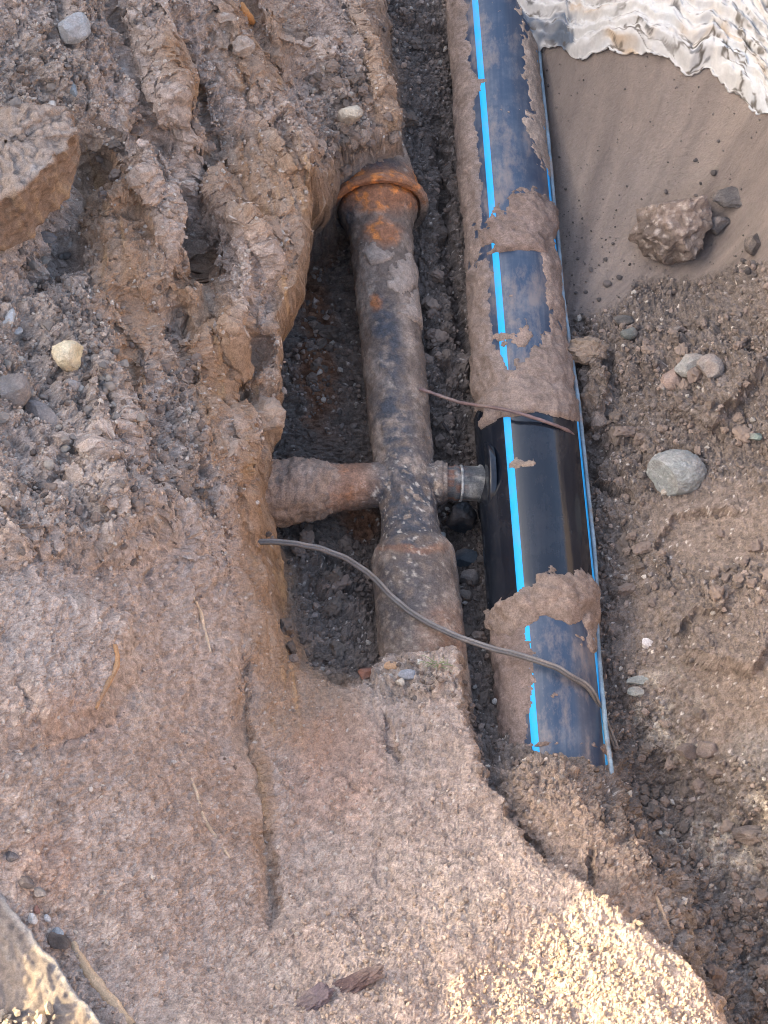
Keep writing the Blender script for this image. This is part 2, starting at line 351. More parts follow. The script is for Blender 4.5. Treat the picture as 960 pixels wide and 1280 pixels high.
rill = fbm(fan * .55, frd * .16, Zq * 0, 16, 5, 27, .6); D += .0030 * rill * sand + .010 * fbm(X * .9 + .5 * Y, Y * .25, Zq * 0, 6, 2, 42) * sand
flake = sstep(.05, .12, fbm(X, Y, Zq, 17, 4, 28, .55)); D -= (.009 - .006 * pack) * flake * bank * (1 - .5 * rub)
D *= inner
XF, YF, ZFi = X + nrm[..., 0] * D, Y + nrm[..., 1] * D, Zb + nrm[..., 2] * D

# soil pigments, with shade painted into the gaps between the pipes
TAN = (.41, .325, .268); col = np.broadcast_to(np.array(TAN, F32), X.shape + (3,)).copy()
big = fbm(X, Y, Zq, 3.5, 4, 31)
col = mixc(col, (.36, .25, .18), sstep(0, .5, big) * bank * .6)
col = mixc(col, (.46, .38, .315), sstep(.0, .5, fbm(X, Y, Zq, 9, 4, 32)) * bank * .6)
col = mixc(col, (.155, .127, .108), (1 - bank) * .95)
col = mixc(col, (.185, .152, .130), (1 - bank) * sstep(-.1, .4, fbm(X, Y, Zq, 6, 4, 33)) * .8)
col = mixc(col, (.33, .275, .23), rub * bank * .65)
col = mixc(col, (.32, .205, .125), clay * (.8 + .5 * stre))
col = mixc(col, (.48, .31, .165), clay * sstep(.18, .5, stre + .3 * big) * .8)
col = mixc(col, (.43, .33, .245), clay * sstep(.08, .45, -stre) * .7)
col = mixc(col, (.23, .178, .142), floorclay * .85)
col = mixc(col, (.195, .16, .138), sand)
col = mixc(col, (.135, .112, .10), sand * sstep(-.1, .35, rill + .3 * fbm(X, Y, Zq, 5, 3, 34)) * .75)
col = mixc(col, (.25, .205, .172), sand * sstep(.0, .35, -rill) * .75)
midb = mask([(690,1010,60,50,40),(740,1080,70,45,45),(800,1150,45,40,50)]) * (1 - bank); col = mixc(col, (.31, .235, .185), midb * .75)
gre = mask([(930,1080,60,40),(880,1190,90,90),(950,940,40,30)]) * (1 - bank); col = mixc(col, (.23, .205, .185), gre * .7)
pale = mask([(890,1060,70,28,10),(950,1010,30,30),(830,880,40,45),(870,920,30,30)]) * (1 - bank); col = mixc(col, (.42, .36, .29), pale * sstep(-.1, .3, fbm(X, Y, Zq, 30, 4, 35)))
ben = mask([(530,960,60,80),(520,930,50,60),(560,1020,60,70,0,.8)]); col = mixc(col, (.34, .27, .225), ben * .7)
pink = mask([(420,960,60,70,0,.9),(60,1080,40,50,0,.7),(100,900,50,40,0,.5)]); col = mixc(col, (.40, .255, .185), pink * .6)
lpale = mask([(60,790,60,60),(20,730,30,40)]); col = mixc(col, (.44, .37, .32), lpale * .6)
rustst = mask([(430,430,14,110,0),(455,655,18,22),(425,480,12,70)]) * (1 - sstep(.05,.2,sd)); col = mixc(col, (.20, .10, .055), rustst * .8)
gap_shade = mask([(515,120,28,180),(560,430,25,120),(590,700,20,80)]) * (1 - bank); col = mixc(col, (.14, .115, .10), gap_shade * .5)  # shade between the pipes, painted into the soil colour
col *= (1 + .22 * (wid2 - .5) * 2 * (1 - sand) * (1 - clay))[..., None] * (1 + .25 * fine * (1 - .6 * sand))[..., None] * (1 + .12 * med)[..., None]
chip = (wid3 > .965) & (h1 < .42); col = np.where((chip & (sand < .3))[..., None], np.array((.52, .46, .40), F32), col)
col = np.clip(col, .02, .8)

UC = [.0 if not (250 < t[1] < 575) else .085 for t in TOE]
UW = np.interp(tt, cum / cum[-1], UC) * (1 - wo)
hf = np.clip((ZFi - ZF) / np.maximum(ZB - ZF, .05), 0, 1.2)
low = np.where(sd < WD, (1 - sstep(.15, .85, hf)), 0) * sstep(-.16, -.02, sd)
XF = XF - UW * low * (.8 + .6 * fbm(X, Y, Zq, 14, 3, 41)); YF = YF + .35 * UW * low
P3 = np.stack([XF, YF, ZFi], -1).reshape(-1, 3)
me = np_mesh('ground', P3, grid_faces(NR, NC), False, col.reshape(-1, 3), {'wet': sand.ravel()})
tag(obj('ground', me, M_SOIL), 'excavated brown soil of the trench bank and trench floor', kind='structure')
NF = normals(XF, YF, ZFi).reshape(-1, 3)
PXF, PYF, DPF = [a.ravel() for a in proj(XF, YF, ZFi)]
in_frame = (PXF > -90) & (PXF < 1050) & (PYF > -90) & (PYF < 1370)

def hit(px, py, r=4.0):
    """ground point seen at a photo pixel, with its normal"""
    m = np.where((np.abs(PXF - px) < r) & (np.abs(PYF - py) < r))[0]
    if not len(m): return hit(px, py, r * 2)
    near = m[DPF[m] < DPF[m].min() + .03]
    k = near[np.argmin((PXF[near] - px) ** 2 + (PYF[near] - py) ** 2)]
    return P3[k], NF[k], DPF[k] / FPX      # metres per photo pixel
#@@OBJECTS
XS, YS = xs, ys
def terr(x, y):
    i = np.clip(np.searchsorted(XS, x) - 1, 0, NC - 2); j = np.clip(np.searchsorted(YS, y) - 1, 0, NR - 2)
    u = (x - XS[i]) / (XS[i + 1] - XS[i]); v = (y - YS[j]) / (YS[j + 1] - YS[j])
    return (ZFi[j, i] * (1 - u) + ZFi[j, i + 1] * u) * (1 - v) + (ZFi[j + 1, i] * (1 - u) + ZFi[j + 1, i + 1] * u) * v

# ------------------------------------------------------------------ lathe and shells round a pipe axis
def frame(A, B):
    A, B = np.array(A), np.array(B); d = (B - A) / np.linalg.norm(B - A)
    lat = np.cross(d, [0, 0, 1]); lat /= np.linalg.norm(lat); up = np.cross(lat, d)
    if up[2] < 0: up, lat = -up, lat
    return A, d, lat, up
def resample(prof, step):
    p = np.array(prof, float); L = np.concatenate([[0], np.cumsum(np.linalg.norm(np.diff(p, axis=0), axis=1))])
    t = np.linspace(0, L[-1], max(2, int(L[-1] / step))); t = np.unique(np.concatenate([t, L])); return np.stack([np.interp(t, L, p[:, 0]), np.interp(t, L, p[:, 1])], 1)
def lathe(fr, prof, nseg=120, step=.004, disp=None, colf=None):
    A, d, lat, up = fr; pr = resample(prof, step); th = np.linspace(0, 2 * math.pi, nseg, endpoint=False)
    s = pr[:, 0][:, None] + 0 * th; r = pr[:, 1][:, None] + 0 * th
    dirv = np.sin(th)[:, None] * lat + np.cos(th)[:, None] * up
    def pos(rr): return A + s[..., None] * d + rr[..., None] * dirv[None]
    Q = pos(r)
    if disp is not None: Q = pos(r + disp(Q[..., 0], Q[..., 1], Q[..., 2], s, th[None] + 0 * s))
    cl = None
    if colf is not None:
        px, py, _ = proj(Q[..., 0], Q[..., 1], Q[..., 2]); cl = np.clip(colf(Q[..., 0], Q[..., 1], Q[..., 2], px, py), .01, .8).reshape(-1, 3)
    return Q.reshape(-1, 3), grid_faces(len(pr), nseg, True), cl
def part(name, data, mat, parent, smooth=True):
    V, f, cl = data; loc = V.mean(0); base = np.array(parent.location) if parent is not None else 0
    me = np_mesh(name, V - base, f, smooth, cl); return obj(name, me, mat, parent)
def subpart(name, data, mat, parent, root):
    V, f, cl = data; me = np_mesh(name, V - np.array(root.location), f, True, cl); return obj(name, me, mat, parent)

# ---- plastic
def plastic(name, colr, rough, dust, dcol=(.24, .19, .16), scale=9.0, spec=.5, film=0.0):
    m, nt, b = new_mat(name); L = nt.links.new
    tc = N(nt, 'ShaderNodeTexCoord')
    n = N(nt, 'ShaderNodeTexNoise'); n.inputs['Scale'].default_value = scale; n.inputs['Detail'].default_value = 9; n.inputs['Roughness'].default_value = .68; L(tc.outputs['Object'], n.inputs['Vector'])
    mp = N(nt, 'ShaderNodeMapping'); mp.inputs['Scale'].default_value = (160, 7, 160); L(tc.outputs['Object'], mp.inputs['Vector'])
    n2 = N(nt, 'ShaderNodeTexNoise'); n2.inputs['Scale'].default_value = 1; n2.inputs['Detail'].default_value = 5; L(mp.outputs[0], n2.inputs['Vector'])
    r = N(nt, 'ShaderNodeMapRange'); r.inputs[1].default_value = .46; r.inputs[2].default_value = .72; r.inputs[3].default_value = dust * .25; r.inputs[4].default_value = dust; L(n.outputs[0], r.inputs[0])
    r2 = N(nt, 'ShaderNodeMapRange'); r2.inputs[1].default_value = .35; r2.inputs[2].default_value = .7; r2.inputs[3].default_value = .6; r2.inputs[4].default_value = 1.3; L(n2.outputs[0], r2.inputs[0])
    mu = N(nt, 'ShaderNodeMath', operation='MULTIPLY', use_clamp=True); L(r.outputs[0], mu.inputs[0]); L(r2.outputs[0], mu.inputs[1])
    mx = N(nt, 'ShaderNodeMix', data_type='RGBA'); mx.inputs['A'].default_value = (*colr, 1); mx.inputs['B'].default_value = (*dcol, 1); L(mu.outputs[0], mx.inputs['Factor']); L(mx.outputs['Result'], b.inputs['Base Color'])
    rr = N(nt, 'ShaderNodeMapRange'); rr.inputs[3].default_value = rough; rr.inputs[4].default_value = .9; L(mu.outputs[0], rr.inputs[0]); L(rr.outputs[0], b.inputs['Roughness'])
    bp = N(nt, 'ShaderNodeBump'); bp.inputs['Strength'].default_value = .25; bp.inputs['Distance'].default_value = .0006; L(n2.outputs[0], bp.inputs['Height']); L(bp.outputs[0], b.inputs['Normal'])
    b.inputs['Specular IOR Level'].default_value = spec
    if film:
        mq = N(nt, 'ShaderNodeMapping'); mq.inputs['Scale'].default_value = (1.6, .75, 1.6); mq.inputs['Location'].default_value = (3, 7, 1); L(tc.outputs['Object'], mq.inputs['Vector'])
        n3 = N(nt, 'ShaderNodeTexNoise'); n3.inputs['Scale'].default_value = 11; n3.inputs['Detail'].default_value = 12; n3.inputs['Roughness'].default_value = .72; L(mq.outputs[0], n3.inputs['Vector'])
        r3 = N(nt, 'ShaderNodeMapRange'); r3.inputs[1].default_value = .50; r3.inputs[2].default_value = .63; r3.inputs[4].default_value = film; L(n3.outputs[0], r3.inputs[0])
        m3 = N(nt, 'ShaderNodeMix', data_type='RGBA'); m3.inputs['B'].default_value = (.26, .205, .17, 1); L(r3.outputs[0], m3.inputs['Factor']); L(mx.outputs['Result'], m3.inputs['A']); L(m3.outputs['Result'], b.inputs['Base Color'])
        mm = N(nt, 'ShaderNodeMath', operation='MAXIMUM'); L(mu.outputs[0], mm.inputs[0]); L(r3.outputs[0], mm.inputs[1]); L(mm.outputs[0], rr.inputs[0])
    return m
M_PE = plastic('blue_black_pipe', (.008, .028, .066), .26, .42, (.19, .205, .23), scale=16, spec=.6, film=.55)
M_SLEEVE = plastic('black_sleeve', (.005, .008, .014), .10, .12, (.13, .13, .14), scale=14, film=.03)
M_STRIPE = plastic('blue_stripe', (.0, .40, .90), .45, .2, (.25, .24, .23), scale=30, spec=.3, film=.2)
M_STUB = plastic('grey_stub', (.05, .06, .07), .35, .8, (.2, .17, .15), scale=40)

# ------------------------------------------------------------------ blue striped water pipe
BA, BB = P(613 - .086 * 330, -330, .1), P(613 + .086 * 1030, 1030, .1)
fb = frame(BA, BB); BL = np.linalg.norm(BB - BA)
def s_at(fr, py, rad_z):      # distance along the axis where the axis projects to photo row py
    ss = np.linspace(0, 3.5, 4000); q = fr[0] + ss[:, None] * fr[1]; _, yy, _ = proj(q[:, 0], q[:, 1], q[:, 2]); return float(np.interp(py, yy, ss))
lat_sign = 1 if fb[2][0] > 0 else -1
fb = (fb[0], fb[1], fb[2] * lat_sign, fb[3])
pipe = obj('water_pipe', None, loc=P(613 + .086 * 600, 600, .01)); tag(pipe, 'dark plastic water pipe with bright blue stripes, caked in mud', 'pipe')
RP, RS = .088, .0975
part('pipe_body', lathe(fb, [(0, RP), (BL, RP)], 128, .05), M_PE, pipe)
def strip(fr, s0, s1, r, ph, wid, n=None):
    A, d, lat, up = fr; n = n or max(2, int((s1 - s0) / .01)); s = np.linspace(s0, s1, n); a = np.radians(ph) + np.linspace(-wid / 2, wid / 2, 7) / r
    rr = np.array([-.0005, .0006, .0008, .0008, .0008, .0006, -.0005]) + r
    Q = A + s[:, None, None] * d + rr[None, :, None] * (np.sin(a)[None, :, None] * lat + np.cos(a)[None, :, None] * up)
    return Q.reshape(-1, 3), grid_faces(n, 7), None
s0, s1 = s_at(fb, 522, 0), s_at(fb, 772, 0)
for ph in (-27, 66):
    part('stripe', strip(fb, 0, s0 + .004, RP, ph, .016), M_STRIPE, pipe); part('stripe', strip(fb, s1 - .004, BL, RP, ph, .016), M_STRIPE, pipe)
slv = part('coupling_sleeve', lathe(fb, [(s0, RP - .001), (s0 + .0005, RS - .003), (s0 + .003, RS), (s1 - .003, RS), (s1 - .0005, RS - .003), (s1, RP - .001)], 160, .03), M_SLEEVE, pipe)
slv['label'] = 'glossy black coupling sleeve'
for ph, wd in ((-27, .0165), (66, .013)): subpart('stripe', strip(fb, s0 + .004, s1 - .004, RS, ph, wd), M_STRIPE, slv, pipe)
# saddle flange and stub on the side facing the iron pipe
sc_ = s_at(fb, 606, 0); cen = fb[0] + sc_ * fb[1]; outd = -fb[2] * math.cos(math.radians(6)) + fb[3] * math.sin(math.radians(6))
def disc(c, ax, prof, nseg=64): 
    ax = ax / np.linalg.norm(ax); t = np.array([0, 0, 1.]) - ax * ax[2]; t /= np.linalg.norm(t); return lathe((c, ax, np.cross(ax, t), t), prof, nseg, .02)
subpart('saddle_flange', disc(cen + outd * (RS - .020), outd, [(0, .074), (.008, .076), (.0115, .075), (.013, .072), (.0135, .05), (.0136, .001)], 96), M_SLEEVE, slv, pipe)
def stubcol(x, y, z, px, py):
    c = np.broadcast_to(np.array((.07, .075, .08), F32), x.shape + (3,)).copy(); n = fbm(x, y, z, 60, 4, 51)
    c = mixc(c, (.15, .075, .05), sstep(-.05, .25, n) * sstep(592, 575, px)); c = mixc(c, (.34, .33, .30), sstep(.1, .5, fbm(x, y, z, 45, 4, 52)) * .8); return c
stub_c = cen + outd * (RS + .045)
V, f_, cl = disc(cen + outd * (RS - .012), outd, [(0, .036), (.012, .0345), (.014, .032), (.05, .032), (.052, .0335), (.058, .0335), (.06, .031), (.095, .031)], 72)
px_, py_, _ = proj(V[:, 0], V[:, 1], V[:, 2]); cl = stubcol(V[:, 0], V[:, 1], V[:, 2], px_, py_)
subpart('branch_stub', (V, f_, cl), M_RUST, slv, pipe)
V, f_, cl = disc(cen + outd * (RS + .031), outd, [(0, .0315), (.001, .0338), (.0045, .0338), (.0055, .0315)], 72); cl = np.full((len(V), 3), .3) * np.array((1, .98, .93)); cl = cl * (.55 + .9 * sstep(-.2, .3, noise(V[:, 0], V[:, 1], V[:, 2], 70, 3)))[:, None]
subpart('seal_ring', (V, f_, cl), M_STONE, slv, pipe)

# ------------------------------------------------------------------ rusty iron pipe with socket, tee and collar
ZI = .112
IA, IB = P(471 - .1025 * 450, -200, ZI), P(471 + .1025 * 650, 900, ZI); fi = frame(IA, IB); fi = (fi[0], fi[1], fi[2] * (1 if fi[2][0] > 0 else -1), fi[3])
iron = obj('iron_pipe', None, loc=P(500, 600, .01)); tag(iron, 'old rusty cast iron pipe with bell socket and branch tee', 'pipe')
def ironcol(x, y, z, px, py):
    n = fbm(x, y, z, 14, 5, 61, .6); n2 = fbm(x, y, z, 40, 4, 62, .6); n3 = fbm(x, y, z, 90, 3, 63, .6); jx = px + 10 * n2; jy = py + 14 * n
    c = np.broadcast_to(np.array((.15, .115, .092), F32), x.shape + (3,)).copy()
    c = mixc(c, (.29, .23, .185), sstep(-.1, .25, n) * .95)
    blk = np.maximum.reduce([blob(jx, jy, 486, 430, 18, 60, -6), blob(jx, jy, 495, 530, 24, 60, -6), blob(jx, jy, 512, 625, 45, 70), blob(jx, jy, 505, 740, 50, 60) * .65, blob(jx, jy, 475, 205, 28, 9), blob(jx, jy, 430, 268, 14, 20)])
    c = mixc(c, (.055, .06, .072), blk * sstep(-.3, .35, n2 + .15))
    rst = np.maximum.reduce([blob(jx, jy, 470, 235, 70, 26), blob(jx, jy, 478, 290, 22, 16), blob(jx, jy, 470, 378, 8, 10), blob(jx, jy, 415, 600, 45, 40) * .7, blob(jx, jy, 515, 684, 50, 5) * .45, blob(jx, jy, 555, 800, 30, 40) * .3])
    c = mixc(c, (.29, .125, .06), rst * .85); c = mixc(c, (.60, .22, .06), rst * (.3 + .7 * sstep(330, 300, py)) * sstep(.02, .26, n2 + .25 * n))
    tee = blob(jx, jy, 515, 640, 60, 80); c = mixc(c, (.42, .38, .32), tee * sstep(.22, .4, n3 + .3 * n2) * .9); c = mixc(c, (.30, .225, .165), tee * sstep(.2, .38, n2) * .8)
    col_ = blob(jx, jy, 520, 760, 70, 60); c = mixc(c, (.31, .27, .22), col_ * sstep(.05, .4, n3) * .55)
    c = mixc(c, (.36, .30, .245), sstep(.18, .5, fbm(x, y, z, 22, 5, 64, .7)) * .75)
    c = mixc(c, (.30, .225, .18), blob(jx, jy, 380, 590, 45, 50) * .8)
    return c * (1 + .3 * n3)[..., None]
def irondisp(x, y, z, s, th):
    return .0028 * fbm(x, y, z, 40, 4, 65, .65) + .0055 * np.maximum(0, fbm(x, y, z, 18, 5, 66, .65)) + .0026 * np.maximum(0, fbm(x, y, z, 90, 3, 67)) * 1.6
SI = lambda py: s_at(fi, py, 0)
a0, a1, a2, a3 = SI(180), SI(262), SI(330), SI(690)
part('upper_barrel', lathe(fi, [(0, .059), (a0 - .03, .060)], 140, .003, irondisp, ironcol), M_RUST, iron)
sock = part('bell_socket', lathe(fi, [(a0 - .03, .0595), (a0, .062), (a0 + .04, .070), (a1 - .035, .0845), (a1 - .018, .0905), (a1 - .012, .098), (a1, .0995), (a1 + .005, .095), (a1 + .003, .084), (a1 - .012, .080), (a1 - .014, .062)], 170, .0025, irondisp, ironcol), M_RUST, iron)
sock['label'] = 'orange rusted bell socket with thick lip'
part('spigot_barrel', lathe(fi, [(a1 - .015, .076), (a1 + .008, .0775), (a1 + .03, .069), (a1 + .055, .061), (a2, .059), (SI(560), .0555), (SI(575), .050)], 150, .0025, irondisp, ironcol), M_RUST, iron)
tee = part('tee_body', lathe(fi, [(SI(556), .050), (SI(568), .0545), (SI(600), .053), (SI(640), .050), (SI(672), .053), (SI(680), .0575), (SI(688), .0575), (SI(694), .054)], 150, .0022, irondisp, ironcol), M_RUST, iron)
tee['label'] = 'black tarred tee body with pale flecks'
part('lower_collar', lathe(fi, [(SI(686), .054), (SI(687), .067), (SI(694), .073), (SI(720), .0745), (SI(830), .075), (SI(900), .075)], 150, .0025, irondisp, ironcol), M_RUST, iron)
tc_ = fi[0] + SI(604) * fi[1]; jl = -fi[2] * .997 + fi[1] * .03 + fi[3] * .05; jl /= np.linalg.norm(jl)
def arm(c, ax, prof): 
    t = np.array([0, 0, 1.]) - ax * ax[2]; t /= np.linalg.norm(t); return lathe((c, ax, np.cross(ax, t), t), prof, 120, .0025, irondisp, ironcol)
part('branch_arm', arm(tc_, jl, [(.02, .040), (.05, .041), (.075, .0405), (.10, .041), (.125, .042), (.13, .045), (.17, .046), (.20, .05), (.40, .052)]), M_RUST, iron)
jr = (stub_c - outd * 0 - tc_); jr = jr / np.linalg.norm(jr)
part('branch_arm', arm(tc_, jr, [(.02, .036), (.05, .036), (.056, .0395), (.066, .0395), (.07, .0355), (np.linalg.norm(stub_c - tc_) - .012, .0345)]), M_RUST, iron)

# ------------------------------------------------------------------ mud caked on the pipes
def mudcol(x, y, z, base=(.235, .18, .15)):
    n = fbm(x, y, z, 22, 4, 71, .6); c = np.broadcast_to(np.array(base, F32), x.shape + (3,)).copy()
    c = mixc(c, tuple(1.35 * b for b in base), sstep(.0, .5, n)); c = mixc(c, tuple(.7 * b for b in base), sstep(.0, .5, -n) * .8); return c * (1 + .3 * fbm(x, y, z, 120, 3, 72))[..., None]
def mud(label, fr, r, sA, sB, fn, thick, base=(.235, .18, .15), ph=(-115, 115), rough=1.0, taper=0.0, jag=1.0, rf=None):
    s = np.arange(sA, sB, .0031); a = np.radians(np.arange(ph[0], ph[1], math.degrees(.0031 / r))); S, Aa = np.meshgrid(s, a, indexing='ij')
    A, d, lat, up = fr; dv = np.sin(Aa)[..., None] * lat + np.cos(Aa)[..., None] * up; R_ = np.full(S.shape, r) if rf is None else rf(S); Q = A + S[..., None] * d + R_[..., None] * dv
    x, y, z = Q[..., 0], Q[..., 1], Q[..., 2]; px, py, _ = proj(x, y, z)
    n1 = fbm(x, y, z, 16, 4, 73, .6); n2 = fbm(x, y, z, 50, 4, 74, .6)
    m = fn(px + 14 * n1 + 8 * n2, py + 14 * fbm(x, y, z, 18, 3, 75) + 8 * n2, np.degrees(Aa)) + jag * (.72 * n1 + .6 * n2)
    k1, k2, kid = worley(x, y, z, 90, 6)
    m = m - taper * sstep(35, 95, np.abs(np.degrees(Aa))) - .8 * sstep(.012, 0, S - sA) - .8 * sstep(.012, 0, sB - S); t = np.clip((m - .42) / .75, -.3, 1)
    h = np.where(t > 0, .6 * thick * sstep(0, .8, t) * (.8 + 1.1 * jag * n1 + .7 * n2 * rough + .22 * lump(k1, kid) * rough * .4) + .0005 + .0009 * sstep(0, .12, t), -.004 + .01 * np.maximum(t, -.3) )
    edge = np.zeros_like(t); edge[0] = edge[-1] = 1; edge[:, 0] = edge[:, -1] = 1
    h = np.where(edge > 0, -.004, h)
    V = (Q + h[..., None] * dv).reshape(-1, 3); F = grid_faces(*S.shape); keep = (t.ravel()[F] > 0).any(1); F = F[keep]
    used = np.unique(F); mp = np.zeros(len(V), np.int64); mp[used] = np.arange(len(used)); V = V[used]; F = mp[F]
    cl = np.clip(mudcol(V[:, 0], V[:, 1], V[:, 2], base), .02, .7); o0 = V.mean(0)
    o = obj('caked_mud', np_mesh('caked_mud', V - o0, F, True, cl), M_MUD, loc=o0); tag(o, label, 'mud', 'mud caked on the pipes', 'thing'); return o
B = lambda *e: (lambda px, py, ph: np.maximum.reduce([(q[5] if len(q) > 5 else 1) * blob(px, py, q[0], q[1], q[2], q[3], q[4] if len(q) > 4 else 0) for q in e]))
SB = lambda py: s_at(fb, py, 0)
mud('grey-brown mud coating the left flank of the blue-striped pipe above its sleeve', fb, RP, SB(-250), SB(505), lambda px, py, ph: sstep(-30, -50, ph) * .95 - .28 * blob(px, py, 590, 310, 22, 40) + .5 * blob(px, py, 592, 105, 22, 16), .010)
mud('thick brown mud lump across the crown of the blue-striped pipe beside the rock', fb, RP, SB(215), SB(350), B((655, 288, 62, 40, -12)), .017, (.225, .165, .135), taper=.55)
mud('thin patchy mud streaks on the right flank of the blue-striped pipe, uppermost', fb, RP, SB(-200), SB(240), lambda px, py, ph: sstep(14, 46, ph) * .70 - .06, .0045, (.30, .235, .19))
mud('brown mud smear on the right flank of the blue-striped pipe above the sleeve', fb, RP, SB(325), SB(475), lambda px, py, ph: sstep(22, 40, ph) * .72 + .5 * blob(px, py, 640, 430, 30, 30), .007, (.25, .185, .15))
mud('broad mud band over the upper end of the black coupling sleeve', fb, RP + .004, SB(440), SB(556), B((600, 465, 32, 40), (662, 500, 72, 42), (690, 455, 40, 40)), .013, rf=lambda S: RP + .0005 + (RS - RP) * sstep(s0 - .03, s0 + .001, S))
mud('brown mud mound over the lower end of the black coupling sleeve', fb, RS - .003, SB(690), SB(840), B((706, 746, 54, 30, -10), (640, 770, 44, 22, -20), (742, 775, 14, 50, 0, .8)), .018, (.24, .18, .145), taper=.3, jag=.6, rf=lambda S: RP + .0005 + (RS - RP) * sstep(s1 + .045, s1 - .001, S))
mud('wide mud crust on the lower left of the blue-striped pipe below the sleeve', fb, RP, SB(765), SB(960), lambda px, py, ph: np.maximum.reduce([blob(px, py, 618, 850, 46, 110), blob(px, py, 690, 950, 90, 22)]), .012, (.22, .165, .14))
mud('small tan mud crumb on the bare blue pipe below the sleeve mound', fb, RP, SB(770), SB(800), B((700, 789, 32, 8)), .009, (.40, .30, .20), (-20, 60))
mud('two round mud spots under the cable on the bare blue pipe', fb, RP, SB(815), SB(860), B((666, 842, 13, 13), (692, 840, 12, 12)), .003, (.28, .21, .17), (-40, 40))
mud('small mud smear on the glossy black sleeve near its right stripe', fb, RS, SB(575), SB(620), B((664, 592, 26, 13, 20, .9)), .003, (.27, .21, .165), (-30, 40))
mud('soil crust on top of the rusty pipe below its socket lip', fi, .0600, SI(300), SI(420), B((470, 315, 22, 10), (505, 345, 22, 22), (515, 420, 14, 60)), .006, (.32, .26, .215), (-70, 95))

fa = (tc_, jl, fi[1], np.cross(fi[1], jl) if np.cross(fi[1], jl)[2] > 0 else -np.cross(fi[1], jl))
mud('lump of pinkish clay packed round the buried end of the left branch arm', fa, .045, .105, .34, lambda px, py, ph: sstep(455, 370, px) * 1.15 - .3 * blob(px, py, 425, 625, 25, 25), .024, (.33, .245, .19), (-140, 140))
# ------------------------------------------------------------------ white sheet, top right
EDGE = [(640,66),(672,74),(700,66),(725,80),(752,72),(790,70),(815,80),(835,78),(860,94),(885,88),(905,104),(930,128),(960,146),(1010,165),(1090,190),(1200,230)]
ew = np.array([hit(a, min(b, 1000))[0] for a, b in EDGE]); el = np.concatenate([[0], np.cumsum(np.linalg.norm(np.diff(ew[:, :2], axis=0), axis=1))])
nu, nv = 420, 420; uu = np.linspace(0, el[-1], nu); vv = .95 * np.linspace(0, 1, nv) ** 1.2
ex, ey = np.interp(uu, el, ew[:, 0]), np.interp(uu, el, ew[:, 1])
U, Vv = np.meshgrid(uu, vv); nz = np.zeros_like(U)
SX = ex[None] + .05 * Vv + .008 * fbm(U, Vv, nz, 12, 3, 81); SY = ey[None] + Vv + (.014 * fbm(U, Vv * .3, nz, 16, 4, 82) * np.exp(-Vv / .1))
ph_ = Vv * 1.0 + .055 * fbm(U, Vv * .6, nz, 3.5, 4, 83)
fold = fbm(U * .30, ph_, nz, 30, 5, 84, .6, ridge=True); fold2 = fbm(U * .5, ph_, nz, 75, 3, 85, .6)
SZ = terr(SX, SY) * .0 + fF(SX, SY) + .03 + .020 * fold + .009 * fold2 + .012 * fbm(U, Vv, nz, 30, 3, 86)
phs = (ph_ + .010 * fbm(U, Vv, nz, 14, 3, 97)) * 46; fr_l = phs - np.floor(phs); lay = np.where(fr_l < .8, 1 - fr_l / .8, (fr_l - .8) / .2)
SZ = SZ - .014 * fold + .014 * lay
SZ = SZ - .03 * np.exp(-(Vv / .012) ** 2)
sv = fbm(U * .18, ph_, nz, 30, 4, 87, .6); sg = fbm(U * .5, ph_ * 1.2, nz, 11, 4, 88, .6); sd2 = fbm(U * .3, ph_, nz, 75, 4, 89, .6)
scol = np.broadcast_to(np.array((.48, .47, .45), F32), U.shape + (3,)).copy()
scol = mixc(scol, (.42, .31, .20), sstep(.12, .45, sv) * .8); scol = mixc(scol, (.11, .13, .16), sstep(.20, .38, sg)); scol = mixc(scol, (.07, .065, .065), sstep(.28, .45, sd2) * .85); scol = mixc(scol, (.44, .48, .52), sstep(.05, .3, -sg) * .5)
lin = np.abs(fbm(U * .25, ph_, nz, 34, 4, 99, .6)); scol = mixc(scol, (.08, .065, .05), sstep(.060, .012, lin) * sstep(-.35, .1, fbm(U, Vv, nz, 8, 3, 98)) * .9)  # thin dark lines: crease shade painted along the folds, mixed with mud
scol = scol * (1 + .15 * fbm(U, Vv, nz, 120, 3, 90))[..., None]
M_SHEET = pigment_mat('plastic_sheet', .85, .15, 120, .3, .08, .0015)
o0 = np.array([SX.mean(), SY.min(), fF(np.array([SX.mean()]), np.array([SY.min()]))[0]])
sheet = obj('plastic_sheet', np_mesh('plastic_sheet', np.stack([SX, SY, SZ], -1).reshape(-1, 3) - o0, grid_faces(nv, nu), True, np.clip(scol, .02, .85).reshape(-1, 3)), M_SHEET, loc=o0)
sheet.modifiers.new('thickness', 'SOLIDIFY').thickness = .004
tag(sheet, 'crumpled dirty white plastic sheet with tan and grey streaks above the wet sand', 'sheet')

